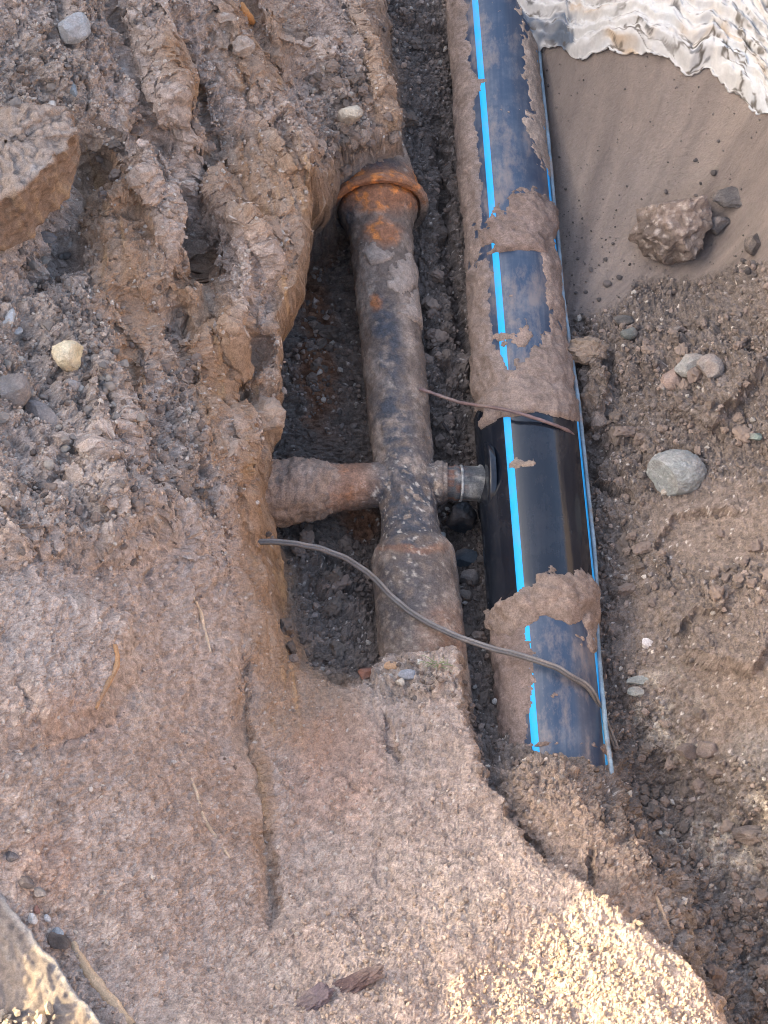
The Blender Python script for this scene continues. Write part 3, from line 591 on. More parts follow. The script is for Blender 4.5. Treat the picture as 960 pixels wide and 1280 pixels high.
# ------------------------------------------------------------------ tubes: cable, cords, roots
def spline(pts, n):
    p = np.array(pts, float); p = np.vstack([2 * p[0] - p[1], p, 2 * p[-1] - p[-2]]); out = []
    for i in range(1, len(p) - 2):
        t = np.linspace(0, 1, n, endpoint=False)[:, None]; a, b, c, d = p[i - 1], p[i], p[i + 1], p[i + 2]
        out.append(.5 * (2 * b + (c - a) * t + (2 * a - 5 * b + 4 * c - d) * t ** 2 + (3 * b - 3 * c + d - a) * t ** 3))
    return np.vstack(out + [p[-2:-1]])
def tube(c, r, nseg=10, jit=0.0, seed=0.0, flat=1.0):
    n = len(c); r = np.broadcast_to(r, (n,)) * 1.0; t = np.gradient(c, axis=0); t /= np.linalg.norm(t, axis=1)[:, None]
    u = np.cross(t, [0, 0, 1.]); u /= np.maximum(np.linalg.norm(u, axis=1), 1e-6)[:, None]; v = np.cross(u, t)
    a = np.linspace(0, 2 * math.pi, nseg, endpoint=False); Q = c[:, None] + r[:, None, None] * (np.cos(a)[None, :, None] * u[:, None] + flat * np.sin(a)[None, :, None] * v[:, None])
    if jit: Q = Q + jit * fbm(Q[..., 0], Q[..., 1], Q[..., 2], 70, 3, seed)[..., None] * (Q - c[:, None]) / r[:, None, None]
    V = np.vstack([Q.reshape(-1, 3), c[:1], c[-1:]]); f = list(map(tuple, grid_faces(n, nseg, True)))
    e = n * nseg; F = np.array(f + [(k, (k + 1) % nseg, e, e) for k in range(0)])
    return V, F
def tube_thing(name, label, cat, c, r, colr, mat, var=.35, jit=0.0, group=None, seed=1.0, flat=1.0, parent=None):
    V, F = tube(c, r, 10, jit, seed, flat); o0 = c[len(c) // 2] if parent is None else np.array(parent.location)
    n = fbm(V[:, 0], V[:, 1], V[:, 2], 30, 4, 91 + seed); cl = np.array(colr, F32)[None] * (1 + var * n)[:, None]
    cl = mixc(cl, (.24, .185, .15), sstep(.1, .4, fbm(V[:, 0], V[:, 1], V[:, 2], 18, 4, 95 + seed)) * var)
    o = obj(name, np_mesh(name, V[:-2] - o0, F, True, np.clip(cl[:-2], .01, .8)), mat, parent)
    if parent is None: o.location = o0; tag(o, label, cat, group)
    return o
M_CABLE = pigment_mat('cable', .5, .4, 300, .2, .2, .0006)
cab = np.array([P(*q) for q in [(296,676,.285),(318,677,.292),(345,677,.28),(380,681,.262),(420,693,.24),(458,715,.215),(488,744,.197),(520,770,.196),(570,795,.196),(620,812,.200),(670,825,.2015),(708,842,.199),(738,862,.172),(752,888,.135),(762,915,.10),(776,948,.06)]])
cc = spline(cab, 14); cc[8:] += .0022 * np.stack([noise(cc[8:, 0], cc[8:, 1], cc[8:, 2], 26, k_) for k_ in (1.1, 2.2, 3.3)], 1); tn = np.gradient(cc, axis=0); pr_ = np.cross(tn, [0, 0, 1.]); pr_ /= np.linalg.norm(pr_, axis=1)[:, None]
cable = obj('twin_cable', None, loc=cc[len(cc) // 2]); tag(cable, 'thin grey twin cable sagging from the bank across both pipes', 'cable')
for k, sg_ in enumerate((-1, 1)):
    cst = cc + pr_ * sg_ * .0030 + np.array([0, 0, .0008]) * sg_
    tube_thing('strand', None, None, cst, .0030, (.10, .09, .085) if k else (.17, .155, .145), M_CABLE, .5, 0, None, k + 1.0, 1.0, cable)
# tracer line on the pipe's right side
ln = []
for py in (-60, 60, 180, 300, 420, 520, 620, 720, 790):
    s_ = s_at(fb, py, 0); r_ = RP + .003 if not (515 < py < 760) else RS + .002; a_ = math.radians(76); ln.append(fb[0] + s_ * fb[1] + r_ * (math.sin(a_) * fb[2] + math.cos(a_) * fb[3]))
ln += [P(751, 850, .135), P(757, 905, .15), P(763, 960, .17), P(768, 1000, .15), P(778, 1036, .11)]
tl = spline(ln, 24); tl = tl + .0015 * np.stack([noise(tl[:, 0], tl[:, 1], tl[:, 2], 12, 5)] * 3, 1)
tube_thing('tracer_line', 'muddy blue-grey line along the right side of the blue-striped pipe', 'cord', tl, .0042, (.17, .24, .29), M_CABLE, .9, .001, None, 3.0)
cord = spline([P(524, 486, .155), P(545, 493, .15), P(575, 503, .16), P(600, 507, .185), P(640, 514, .212), P(690, 530, .196), P(712, 540, .168), P(722, 552, .13)], 12)
tube_thing('muddy_cord', 'thin purplish muddy cord stretched over the mud band above the black sleeve', 'cord', cord, .0032, (.15, .10, .095), M_CABLE, .6, .0015, None, 5.0)
def root(name, label, pts, r, colr, lift=-.1, grp=None, seed=1.0, cat='root', flat=1.0):
    q = [];
    for a, b in pts: p, n, m_ = hit(a, b); q.append(p + n * r * lift)
    c = spline(q, 10); rad = r * (.45 + .55 * np.sin(np.linspace(.25, 2.7, len(c)))); 
    return tube_thing(name, label, cat, c, rad, colr, M_STONE, .4, r * .5, grp, seed, flat)
root('pale_root', 'thin pale root in the left bank below the cable end', [(243,747),(250,765),(255,785),(263,815)], .003, (.55, .42, .29), seed=2)
root('pale_root', 'pale forked root streak in the lower left bank face', [(240,972),(248,995),(255,1020),(268,1045),(288,1072)], .0035, (.55, .42, .29), seed=3)
root('orange_root', 'short orange-brown root in the overhanging ledge at left', [(143,805),(146,830),(132,862),(118,885)], .0045, (.42, .24, .12), seed=4)
root('orange_root', 'orange root end at the very top of the left bank', [(300,2),(308,14),(316,28)], .008, (.5, .25, .1), seed=5)
root('wood_splinter', 'long tan wood splinter beside the grey slab, bottom left', [(88,1178),(105,1205),(130,1240),(165,1284)], .008, (.50, .36, .23), seed=6, cat='splinter', flat=.6)
root('dark_root', 'thin dark root in the gap between the two pipes', [(545,508),(552,528),(568,548),(580,572)], .003, (.07, .055, .05), .8, seed=7)
root('dark_stick', 'short dark stick poking out behind the big pale-topped rock', [(855,258),(866,270),(880,288)], .009, (.07, .06, .055), .7, seed=8, cat='stick')
root('tan_root', 'short tan root lying in the soil below the pipe end', [(820,1120),(832,1150),(842,1172)], .004, (.36, .27, .19), seed=9)

# ------------------------------------------------------------------ rocks
import bmesh
def ico(sub):
    bm = bmesh.new(); bmesh.ops.create_icosphere(bm, subdivisions=sub, radius=1); V = np.array([v.co[:] for v in bm.verts]); F = np.array([[v.index for v in f.verts] for f in bm.faces]); bm.free(); return V, F
ICO = {k: ico(k) for k in (1, 2, 3, 4, 5)}
def rockshape(sub, seed, facets=9, rough=.12, fr_=2.2, cut=(.55, .85)):
    r = np.random.default_rng(seed); V, F = ICO[sub]; V = V.copy()
    for _ in range(facets):
        n = r.normal(size=3); n /= np.linalg.norm(n); d = r.uniform(*cut); V = V - np.maximum(0, V @ n - d)[:, None] * n
    x, y, z = (V * 1.0).T; nn = rough * fbm(x, y, z, fr_, 4, seed * .37 + 1, .55) + .07 * fbm(x, y, z, 6.5, 3, seed * .53 + 2, .6)
    return V * (1 + nn)[:, None], F
def rock(name, label, px, py, wpx, hpx, colr, seed, sub=4, facets=9, rough=.12, sink=.35, tall=.7, rot=0.0, top=None, cat='stone', grp=None, speck=None, mat=None, var=.3, tilt=0.0, dust=.55):
    p, n, m_ = hit(px, py); V, F = rockshape(sub, seed, facets, rough); V = V / np.abs(V).max(0)
    sx, sy, sz = wpx * m_ / 2, hpx * m_ / 2, min(wpx, hpx) * m_ / 2 * tall * 1.25
    V = V * np.array([sx, sy, sz]); a = math.radians(rot); ca, sa = math.cos(a), math.sin(a); V = np.stack([V[:, 0] * ca - V[:, 1] * sa, V[:, 0] * sa + V[:, 1] * ca, V[:, 2]], 1)
    if tilt: t = math.radians(tilt); V = np.stack([V[:, 0] * math.cos(t) + V[:, 2] * math.sin(t), V[:, 1], -V[:, 0] * math.sin(t) + V[:, 2] * math.cos(t)], 1)
    loc = p + np.array([0, 0, sz * (1 - 2 * sink)]) ; W = V + loc
    nn = fbm(W[:, 0], W[:, 1], W[:, 2], 40, 4, seed + .5); cl = np.array(colr, F32)[None] * (1 + var * nn)[:, None]
    if top is not None: cl = mixc(cl, top, sstep(.1, .7, V[:, 2] / sz + .9 * fbm(W[:, 0], W[:, 1], W[:, 2], 30, 4, seed + .9)))
    if speck is not None: cl = mixc(cl, speck, sstep(.15, .3, fbm(W[:, 0], W[:, 1], W[:, 2], 75, 3, seed + .2)) * .85)
    cl = mixc(cl, (.28, .22, .18), sstep(-.15, .35, fbm(W[:, 0], W[:, 1], W[:, 2], 22, 4, seed + .7)) * dust)
    o = obj(name, np_mesh(name, V, F, False, np.clip(cl, .02, .75)), mat or M_STONE, loc=loc); tag(o, label, cat, grp); return o
GR = (.25, .24, .235); DK = (.085, .08, .08); CL = (.27, .20, .165)
rock('rock', 'big dark rock with pale gravelly top lying on the wet sand', 838, 305, 104, 92, (.11, .085, .07), 11, 5, 8, .38, .16, 1.0, 12, (.20, .155, .13), speck=(.44, .38, .33), mat=M_STONE)
rock('stone', 'dark rounded cobble just right of the big rock on the wet sand', 896, 284, 30, 27, DK, 12, 4, 8, .1, .25, .9)
rock('stone', 'dark cobble near the right edge below the other sand stones', 941, 309, 26, 29, (.10, .085, .075), 13, 4, 8, .12, .25, .9)
rock('clod', 'dark flattened clod on the wet sand, farthest back', 914, 250, 52, 30, (.10, .09, .085), 14, 4, 6, .3, .3, .6, cat='clod')
rock('round_stone', 'rounded pale grey-green stone sitting in the right-hand soil', 845, 594, 78, 62, (.22, .232, .222), 15, 5, 2, .07, .36, .7, speck=(.30, .31, .30), dust=.25)
rock('stone', 'light grey angular stone high on the left bank', 92, 40, 46, 38, (.33, .33, .325), 16, 4, 9, .1, .25, .8, 20)
rock('yellow_stone', 'cream-yellow stone resting on the left rubble slope', 88, 452, 44, 40, (.50, .39, .23), 17, 4, 8, .12, .2, .8, -20, (.66, .56, .38))
rock('slate', 'flat pointed dark grey slate shard on the left rubble', 54, 522, 58, 30, (.22, .195, .18), 18, 4, 8, .05, .25, .5, -42, tilt=12)
rock('stone', 'blocky dark grey stone at the left edge beside the slate shard', 14, 494, 52, 50, (.19, .175, .165), 19, 4, 8, .12, .3, .8)
rock('stone', 'pale stone stuck in the crumbly soil above the bell socket', 438, 150, 32, 28, (.33, .28, .22), 20, 4, 8, .12, .2, .9, 0, (.48, .42, .33))
rock('stone', 'small white stone high on the left slope above the soil block', 64, 132, 13, 12, (.6, .57, .52), 21, 3)
rock('stone', 'dark slate-blue stone in the hollow under the soil block', 54, 300, 34, 18, (.13, .135, .14), 22, 4, 8, .08, .2, .6)
rock('shard', 'pale grey upright shard at the left edge of the rubble', 12, 402, 16, 30, (.45, .46, .46), 23, 3, 8, .05, .2, .8, -20, cat='stone')
rock('stone', 'small white pebble beside the pale upright shard', 22, 414, 14, 12, (.52, .5, .47), 24, 3)
rock('stone', 'grey pebble cluster stone below the cream-yellow stone', 92, 482, 24, 20, (.26, .25, .245), 25, 3)
rock('slate', 'thin blue-grey slate chip upright on the upper left slope', 93, 112, 12, 26, (.22, .24, .25), 26, 3, 8, .05, .2, .8, 15)
rock('chip', 'dull green chip near the right edge', 944, 546, 20, 13, (.16, .20, .17), 27, 3, 8, .05, .3, .7, cat='chip')
rock('stone', 'white chalky stone in the soil right of the lower pipe', 808, 804, 18, 14, (.58, .53, .5), 28, 3)
rock('stone', 'flat grey-green stone right of the cable end, upper of two', 800, 852, 34, 14, (.24, .245, .22), 29, 3, 8, .06, .3, .6, 12)
rock('stone', 'flat grey-green stone right of the cable end, lower of two', 795, 866, 22, 14, (.25, .255, .23), 30, 3, 8, .06, .3, .6)
rock('clod', 'large rounded brown clod in the right rubble above the grey-green stone', 842, 478, 40, 36, CL, 31, 4, 6, .2, .3, .8, cat='clod')
rock('stone', 'smooth grey-brown cobble in the right rubble beneath the wet sand', 888, 462, 34, 32, (.22, .20, .185), 32, 4, 4, .1, .3, .8)
rock('stone', 'broad pale grey stone half buried in the right rubble', 868, 458, 50, 34, (.26, .25, .225), 33, 4, 5, .1, .45, .6)
rock('clod', 'squat clod beside the pipe at the wet sand edge', 735, 440, 56, 40, (.16, .12, .085), 34, 4, 6, .5, .5, .7, cat='clod')
rock('clod', 'tall dark soil clod beside the top of the black sleeve', 738, 500, 46, 60, (.15, .115, .09), 35, 4, 6, .5, .5, .8, cat='clod')
rock('stone', 'dark angular stone at the wet sand edge left of the slope rubble', 778, 402, 30, 14, (.09, .085, .08), 36, 3, 8, .08, .25, .7)
rock('stone', 'dark green-grey stone at the foot of the wet sand by the pipe', 786, 418, 22, 18, (.12, .13, .12), 37, 3, 8, .08, .25, .7)
rock('clod', 'dark lumpy clod on the pale gravel patch at lower right', 940, 1046, 52, 28, (.11, .09, .08), 38, 4, 6, .3, .3, .7, cat='clod')
rock('clod', 'dark rounded clod of the pair beside pale grit, right one', 882, 938, 26, 26, (.13, .105, .095), 39, 3, 5, .2, .25, .8, cat='clod')
rock('clod', 'dark rounded clod of the pair beside pale grit, left one', 858, 942, 30, 24, (.14, .11, .095), 40, 3, 5, .2, .25, .8, cat='clod')
rock('stone', 'white pebble in the soil between collar and muddy pipe crust', 618, 877, 10, 9, (.62, .6, .56), 41, 3, 4, .05, .2, .9)
rock('stone', 'white oblong pebble beside the black tee body', 553, 674, 10, 22, (.68, .66, .62), 42, 3, 6, .08, .2, .9)
rock('stone', 'wet blue-black stone in the gap right below the branch stub', 575, 655, 42, 40, (.035, .04, .048), 43, 4, 9, .12, .2, .9, mat=M_CABLE)
rock('stone', 'flat slate-blue stone in the gap beside the lower collar', 580, 702, 40, 26, (.07, .085, .10), 44, 4, 9, .1, .25, .7, mat=M_CABLE)
rock('stone', 'grey pebble in the gap between collar and black sleeve', 586, 726, 26, 24, (.17, .155, .145), 45, 3, 7, .1, .2, .9)
rock('stone', 'brown pebble in the gap just below the grey pebble', 580, 748, 22, 18, (.19, .155, .13), 46, 3, 7, .1, .2, .9)
rock('stone', 'tiny white chip in the gap below the slate-blue stone', 581, 753, 9, 6, (.65, .63, .6), 47, 2)
rock('shard', 'dark red-brown curved shard on soil beside the collar', 459, 845, 28, 22, (.10, .05, .04), 48, 4, 7, .1, .25, .8, 20, (.25, .11, .07), cat='shard')
rock('shard', 'orange-tan clay shard on the soil over the collar', 492, 833, 24, 13, (.48, .29, .16), 49, 3, 8, .08, .3, .6, cat='shard')
rock('stone', 'flat blue-grey stone on the soil over the collar', 512, 845, 26, 14, (.27, .28, .30), 50, 3, 6, .06, .35, .6)
rock('stone', 'small cream pebble on the soil over the collar', 500, 852, 14, 11, (.48, .42, .34), 51, 3)
rock('stone', 'round white pebble on the soil over the collar', 524, 828, 11, 9, (.5, .47, .42), 52, 3)
rock('clod', 'knobbly pale brown clod lodged at the bank edge above the branch', 333, 522, 56, 50, (.36, .27, .20), 53, 4, 6, .28, .4, .8, cat='clod')
rock('clod', 'brown clod hanging in the dark hollow left of the pipe', 375, 600, 60, 46, (.30, .22, .17), 54, 4, 6, .22, .4, .7, cat='clod')
rock('clod', 'small knobbly clod on the ridge near the top centre bank', 305, 62, 30, 28, (.36, .29, .235), 55, 4, 5, .3, .3, .8, cat='clod')
rock('bark_chunk', 'purplish brown bark chunk lying across the bottom centre', 445, 1228, 84, 30, (.12, .08, .075), 56, 5, 3, .6, .25, .7, 30, cat='bark')
rock('bark_chunk', 'smaller purplish bark flake left of the bark chunk', 392, 1252, 62, 34, (.15, .115, .12), 57, 5, 3, .6, .35, .5, 35, cat='bark')
for k, (a, b, s_, c_, lb) in enumerate([(14,1072,20,(.14,.13,.13),'dark grey chip in the debris line above the slab, leftmost'),(32,1102,26,(.10,.09,.09),'dark chip in the debris line above the slab, second from left'),(46,1138,14,(.22,.12,.10),'reddish chip in the debris line above the grey slab'),(40,1148,18,(.6,.58,.55),'white chip touching the upper edge of the grey slab'),(60,1148,13,(.62,.62,.62),'small white chip at the middle of the debris line'),(72,1166,18,(.30,.33,.35),'pale blue chip at the lower end of the debris line'),(74,1180,34,(.07,.06,.055),'blackish clod between the grey slab and the wood splinter'),(48,1118,20,(.18,.17,.16),'grey chip in the debris line above the reddish chip')]):
    rock('chip', lb, a, b, s_, s_ * .7, c_, 70 + k, 3, 7, .12, .25, .7, -35, cat='chip')

# ---- the big soil block, upper left
top = [(-120,128),(-40,140),(40,128),(88,138),(99,160),(90,178),(58,212),(20,240),(-30,258),(-110,262)]
bot = [(-120,150),(-40,170),(40,160),(90,165),(98,182),(92,206),(72,252),(38,292),(-20,326),(-110,330)]
tz, bz = .80, .66
def block():
    T = np.array([P(a, b, tz + .02 * math.sin(a * .05)) for a, b in top]); Bm = np.array([P(a, b, bz) for a, b in bot]); k = 220
    def loop(Q): 
        Q = np.vstack([Q, Q[:1]]); L = np.concatenate([[0], np.cumsum(np.linalg.norm(np.diff(Q, axis=0), axis=1))]); t = np.linspace(0, L[-1], k, endpoint=False); return np.stack([np.interp(t, L, Q[:, i]) for i in range(3)], 1)
    # same parameter on both outlines so that corners stay opposite
    def loopn(Q):
        Q = np.vstack([Q, Q[:1]]); t = np.linspace(0, len(Q) - 1, k, endpoint=False); return np.stack([np.interp(t, np.arange(len(Q)), Q[:, i]) for i in range(3)], 1)
    T, Bm = loopn(T), loopn(Bm); jj = .016 * fbm(T[:, 0], T[:, 1], T[:, 2], 18, 4, 106, .6); T[:, 0] += jj; T[:, 1] += .016 * fbm(T[:, 0], T[:, 1], T[:, 2], 18, 4, 107, .6); T[:, 2] += .03 * fbm(T[:, 0], T[:, 1], T[:, 2], 9, 4, 108, .6); c = T.mean(0) + np.array([0, 0, .012]); rings = [c + (T - c) * q for q in np.linspace(.02, .97, 46)] + [T + (Bm - T) * q for q in np.linspace(.03, 1, 46)]
    R = np.array(rings); 
    for _ in range(2): R[1:-1] = (R[:-2] + R[1:-1] * 2 + R[2:]) / 4
    n = np.cross(np.gradient(R, axis=1), np.gradient(R, axis=0)); n /= np.maximum(np.linalg.norm(n, axis=-1, keepdims=True), 1e-9)
    if n[10, :, 2].mean() < 0: n = -n
    x, y, z = R[..., 0], R[..., 1], R[..., 2]; istop = sstep(50, 42, np.arange(len(R)))[:, None] + 0 * x
    w1, w2, wi = worley(x, y, z, 60, 9)
    st = fbm(x + .3 * y, y * .2, z * .2 + x * .3, 60, 4, 102, .6)
    D_ = .022 * fbm(x, y, z, 9, 4, 101) + .012 * fbm(x, y, z, 24, 4, 105) * istop + (.012 * lump(w1, wi) + .006 * fbm(x, y, z, 60, 3, 103)) * (.15 + .85 * istop) + (.010 * st + .012 * fbm(x, y, z, 30, 4, 109, .6)) * (1 - istop)
    R = R + n * D_[..., None]
    cl = np.broadcast_to(np.array((.35, .275, .22), F32), R.shape).copy(); f_ = 1 - istop
    cl = mixc(cl, (.24, .16, .11), f_ * .9); cl = mixc(cl, (.37, .25, .15), f_ * sstep(.05, .4, st) * .8); cl = mixc(cl, (.44, .385, .34), istop * sstep(0, .4, fbm(x, y, z, 14, 4, 104)) * .8)
    return R.reshape(-1, 3), grid_faces(len(R), k, True), np.clip(cl, .02, .7).reshape(-1, 3)
V, f_, cl = block(); o0 = np.array([V[:, 0].mean(), V[:, 1].mean(), V[:, 2].min()])
tag(obj('soil_block', np_mesh('soil_block', V - o0, f_, True, cl), M_SOIL, loc=o0), 'big undercut soil block with pale top and brown streaked side, upper left', 'soil block')

# ---- weathered grey board, bottom left
def board():
    a, b = P(-60, 1035, .63), P(150, 1310, .65); d = (b - a) / np.linalg.norm(b - a); Lb = np.linalg.norm(b - a); pn = np.array([-d[1], d[0], 0]); pn = pn if pn[0] < 0 else -pn
    n1, n2 = 160, 110; R = []
    prof = [(0, -.03), (0, 0)] + [(w_, 0) for w_ in np.linspace(.003, .30, n2)] + [(.30, -.03)]
    for q in np.linspace(0, 1, n1):
        R.append([a + d * Lb * q + pn * pw + np.array([0, 0, pz]) for pw, pz in prof])
    R = np.array(R); x, y, z = R[..., 0], R[..., 1], R[..., 2]; u = (x - a[0]) * d[0] + (y - a[1]) * d[1]; v = (x - a[0]) * pn[0] + (y - a[1]) * pn[1]
    gr = fbm(u * .15, v, z * 0, 60, 4, 111, .6); R[..., 2] += .003 * gr + .012 * fbm(x, y, z * 0, 9, 4, 112) + .012 * fbm(x, y, z * 0, 35, 4, 115, .65); R[..., :2] += (.016 * fbm(u, v * 0, z * 0, 14, 4, 113))[..., None] * pn[:2]
    cl = np.broadcast_to(np.array((.17, .14, .12), F32), R.shape).copy(); cl = mixc(cl, (.25, .215, .185), sstep(0, .4, gr)); cl = mixc(cl, (.15, .13, .12), sstep(.05, .4, fbm(x, y, z, 18, 4, 114)) * .8); cl = mixc(cl, (.34, .32, .30), sstep(.012, .004, v) * .6)
    return R.reshape(-1, 3), grid_faces(n1, len(prof)), np.clip(cl, .02, .7).reshape(-1, 3), a, d, pn, Lb
V, f_, cl, ba, bd, bpn, bL = board(); o0 = V.mean(0)
tag(obj('rough_slab', np_mesh('rough_slab', V - o0, f_, True, cl), M_STONE, loc=o0), 'rough grey slab with pale crumbs cutting the bottom left corner', 'slab')

# ---- grass wisp on the soil over the collar
def grass(px, py, n, seed):
    p, nn, m_ = hit(px, py); r = random.Random(seed); V = []; F = []
    for i in range(n):
        a = r.uniform(0, 6.28); L = r.uniform(.015, .035); bx = np.array([r.uniform(-.02, .02), r.uniform(-.006, .006), 0]); d = np.array([math.cos(a), math.sin(a) * .5, 0]); sd_ = np.array([-d[1], d[0], 0]) * .0011
        for k in range(4):
            t = k / 3; c = bx + d * L * t + np.array([0, 0, .012 * math.sin(t * 2.4) + .001]); wv = sd_ * (1 - t * .85); V += [c - wv, c + wv]
        b = len(V) - 8; F += [(b + 2 * k, b + 2 * k + 1, b + 2 * k + 3, b + 2 * k + 2) for k in range(3)]
    cl = np.tile(np.array([[.20, .24, .12]]), (len(V), 1)) * np.random.default_rng(seed).uniform(.7, 1.3, (len(V), 1))
    o = obj('grass_wisp', np_mesh('grass_wisp', np.array(V), np.array(F), True, cl), M_CRUMB, loc=p); return o
tag(grass(545, 832, 22, 3), 'wisp of dry green grass on the soil over the collar', 'grass')

# ------------------------------------------------------------------ countable clods and pebbles
def variants(n, sub, seed0, facets, rough, colr):
    out = []
    for i in range(n):
        V, F = rockshape(sub, seed0 + i, facets, rough); nn = fbm(V[:, 0], V[:, 1], V[:, 2], 2.5, 3, seed0 + i); cl = np.array(colr[i % len(colr)], F32)[None] * (1 + .3 * nn)[:, None]
        me = np_mesh('clod', V, F, False, np.clip(cl, .02, .7)); me.materials.append(M_CRUMB); out.append(me)
    return out
VC = variants(12, 3, 300, 7, .75, [(.22, .17, .14), (.17, .135, .11), (.26, .20, .16)])
VG = variants(8, 3, 330, 11, .16, [(.28, .24, .205), (.20, .175, .155), (.38, .33, .275)])
rr = np.random.default_rng(21)
def scatter(name, what, cat, grp, n, regs, smin, smax, vs, sink=.25):
    for i in range(n):
        cx, cy, rx, ry, where = regs[rr.integers(len(regs))]; q = rr.normal(size=2) * .55; p, nm, m_ = hit(cx + rx * q[0], cy + ry * q[1])
        k = rr.random() ** 2.2; s = (smin + (smax - smin) * k) * m_ / 2
        o = obj(name, vs[rr.integers(len(vs))]); o.scale = (s * rr.uniform(.8, 1.2), s * rr.uniform(.7, 1.1), s * rr.uniform(.55, .9)); o.rotation_euler = (rr.uniform(-.4, .4), rr.uniform(-.4, .4), rr.uniform(0, 6.28))
        o.location = p + nm * s * (.6 - sink); tag(o, ('larger ' if k > .35 else 'small ') + what + ' ' + where, cat, grp)
scatter('clod', 'crumbly brown clod', 'clod', 'clods on the right trench floor', 70, [(860,480,90,60,'above the round grey-green stone'),(780,560,40,60,'between the black sleeve and the round grey-green stone'),(860,420,90,30,'just below the wet sand'),(800,690,50,60,'right of the lower mud mound'),(930,700,40,60,'on the smooth clay patch at right'),(830,960,50,50,'near the cable end'),(900,550,60,30,'beside the dull green chip')], 12, 30, VC)
scatter('clod', 'grey-brown clod', 'clod', 'clods in the lower right spoil', 45, [(900,1150,50,60,'right of the mid bench'),(870,1060,60,40,'around the pale gravel patch'),(930,1230,40,50,'in the lower right corner'),(830,1010,40,40,'right of the tracer line end')], 11, 24, VC)
scatter('pebble', 'dusty grey pebble', 'pebble', 'pebbles on the left rubble slope', 60, [(70,430,70,60,'around the cream-yellow stone'),(60,540,70,50,'below the slate shard'),(40,100,50,50,'above the undercut soil block'),(120,480,40,60,'right of the slate shard'),(40,330,40,20,'in the hollow under the soil block')], 10, 20, VG)
scatter('clod', 'crumbly clod', 'clod', 'clods above the bell socket', 40, [(425,95,35,40,'in loose soil far above the bell socket'),(440,165,40,30,'in loose soil just behind the bell socket')], 11, 20, VC)
scatter('clod', 'dark clod', 'clod', 'clods in the hollow beside the iron pipe', 40, [(400,430,22,70,'in the dark hollow above the left branch arm'),(410,740,50,50,'under the cable left of the collar'),(420,680,40,20,'just below the left branch arm'),(390,800,35,30,'at the foot of the brown bank face')], 11, 26, VC)
scatter('clod', 'dark clod', 'clod', 'clods in the gap between the pipes', 45, [(510,120,18,120,'in the gap beside the upper mud-coated pipe'),(545,420,18,80,'in the gap above the branch stub'),(560,520,14,40,'in the gap by the muddy cord end'),(590,790,12,50,'in the gap where the cable crosses'),(600,870,16,40,'beside the lower mud crust')], 11, 24, VC)
scatter('pebble', 'dark pebble on the wet sand', 'pebble', 'pebbles on the wet sand', 34, [(740,330,40,60,'close to the blue-striped pipe'),(800,370,60,20,'below the big rock'),(880,240,50,50,'behind the big rock'),(930,330,30,15,'at the right edge')], 5, 12, variants(3, 2, 350, 6, .2, [(.09, .08, .075), (.14, .12, .11)]))
scatter('clod', 'tan clod', 'clod', 'clods on the left bank', 50, [(220,480,30,60,'in the furrow right of the cream-yellow stone'),(230,580,50,60,'on the bank slope above the cable end'),(120,640,80,40,'on the ledge at far left'),(260,180,20,60,'in the furrow at the upper middle of the bank'),(180,180,60,60,'right of the undercut soil block')], 10, 20, VC)

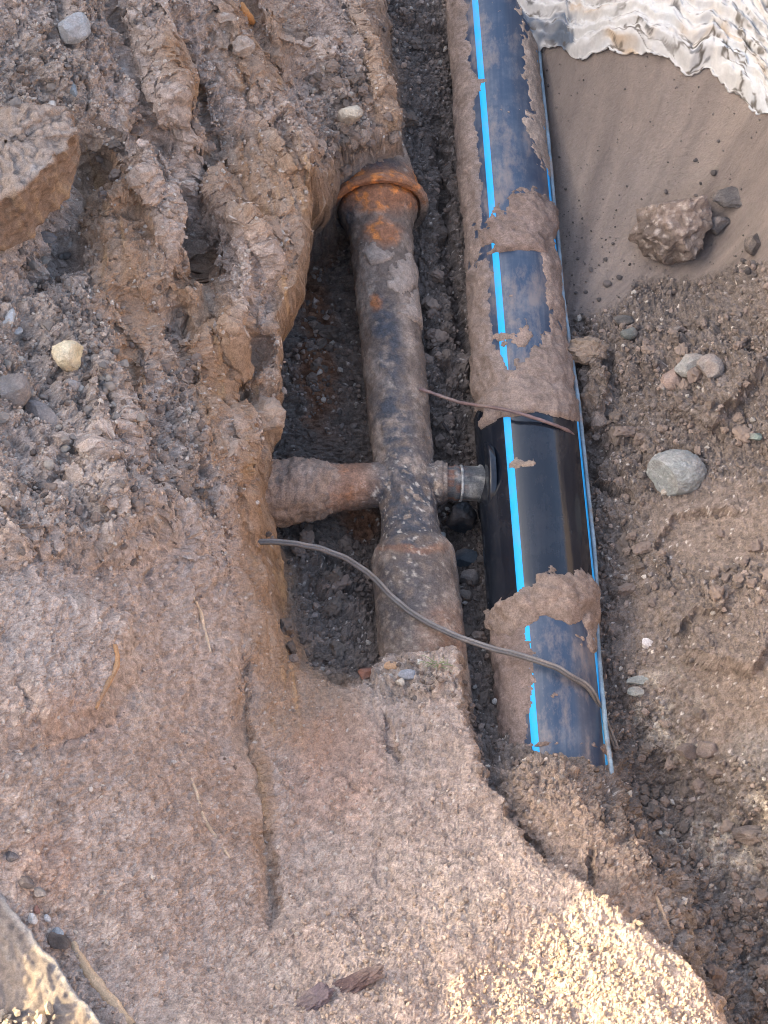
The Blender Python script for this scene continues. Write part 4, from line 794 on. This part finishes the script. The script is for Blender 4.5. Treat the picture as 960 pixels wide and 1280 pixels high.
# ------------------------------------------------------------------ uncountable crumbs
def crumbs(name, label, n, weight, smin, smax, pw, cols, sub=1, seed=5, pts=None, flat=True, sink=.3):
    r = np.random.default_rng(seed)
    if pts is None:
        wgt = (weight.ravel() * in_frame).astype(np.float64); wgt /= wgt.sum(); k = np.searchsorted(np.cumsum(wgt), r.random(n)); k = np.clip(k, 0, len(P3) - 1); pos, nm = P3[k], NF[k]
    else: pos, nm = pts; n = len(pos)
    V, F = ICO[sub]; nv_ = len(V); s = smin + (smax - smin) * r.random(n) ** pw
    base = V[None] * (1 + r.uniform(-.32, .32, (n, nv_, 1))) * r.uniform(.6, 1.15, (n, 1, 3))
    q = r.normal(size=(n, 4)); q /= np.linalg.norm(q, axis=1)[:, None]; w_, x, y, z = q.T
    R = np.stack([np.stack([1 - 2 * (y * y + z * z), 2 * (x * y - w_ * z), 2 * (x * z + w_ * y)], -1), np.stack([2 * (x * y + w_ * z), 1 - 2 * (x * x + z * z), 2 * (y * z - w_ * x)], -1), np.stack([2 * (x * z - w_ * y), 2 * (y * z + w_ * x), 1 - 2 * (x * x + y * y)], -1)], 1)
    W = np.einsum('nij,nkj->nki', R, base) * s[:, None, None] + (pos + nm * (s * (1 - 2 * sink))[:, None])[:, None]
    FF = (F[None] + (np.arange(n) * nv_)[:, None, None]).reshape(-1, 3)
    c = np.array(cols, F32)[r.integers(0, len(cols), n)] * r.uniform(.75, 1.25, (n, 1)); cl = np.repeat(c, nv_, 0)
    o = obj(name, np_mesh(name, W.reshape(-1, 3), FF, not flat, np.clip(cl, .02, .8)), M_CRUMB); tag(o, label, kind='stuff'); return o
SOILC = [(.22, .17, .14), (.18, .14, .115), (.27, .21, .17), (.14, .115, .10), (.20, .17, .15), (.17, .13, .105)]
wgt = rub * (.25 + sstep(-.2, .3, fbm(X, Y, Zq, 9, 3, 121))) * (1 - .8 * smooth) * inner
crumbs('soil_crumbs', 'loose soil crumbs and grit over the trench rubble', 11000, wgt, .0018, .0075, 2.6, SOILC * 3 + [(.38, .34, .29)], 1, 5)
crumbs('bank_crumbs', 'fine crumbs clinging to the bank', 12000, bank * inner * (1 - .85 * sstep(620, 800, PY)) * (1 - .8 * clay) * (1 - yel) * (.15 + sstep(0, .3, med)), .0014, .0045, 2.5, [(.37, .285, .23), (.42, .33, .265), (.30, .22, .17), (.45, .39, .33)], 1, 6)
crumbs('sand_specks', 'dark specks scattered over the wet sand', 420, sand * inner * (.1 + blob(PX, PY, 740, 330, 70, 90) + .3), .0012, .0032, 2, [(.08, .07, .065), (.14, .12, .11)], 1, 7)
crumbs('bench_crumbs', 'loose crumbs on the lower soil bench', 1600, np.maximum(yel, mask([(560,1180,160,70,0,.5),(480,1250,120,40,0,.4)])) * inner, .0015, .005, 2.2, [(.40, .31, .24), (.45, .36, .28), (.34, .26, .20)], 1, 8, sink=.35)
r8 = np.random.default_rng(9); k8 = 1500; uu8 = r8.random(k8) * bL; vv8 = r8.random(k8) ** .8 * .26 + .03
sel = noise(uu8, vv8, uu8 * 0, 16, 2.2) > .0
bp8 = np.array([0, 0, .006]) + ba + bd * uu8[:, None] + bpn * vv8[:, None]
crumbs('slab_crumbs', 'pale crumbs stuck on the grey slab', 0, None, .003, .009, 1.5, [(.42, .34, .25), (.46, .38, .29), (.30, .25, .20)], 1, 10, (bp8[sel], np.tile([0, 0, 1.], (sel.sum(), 1))))
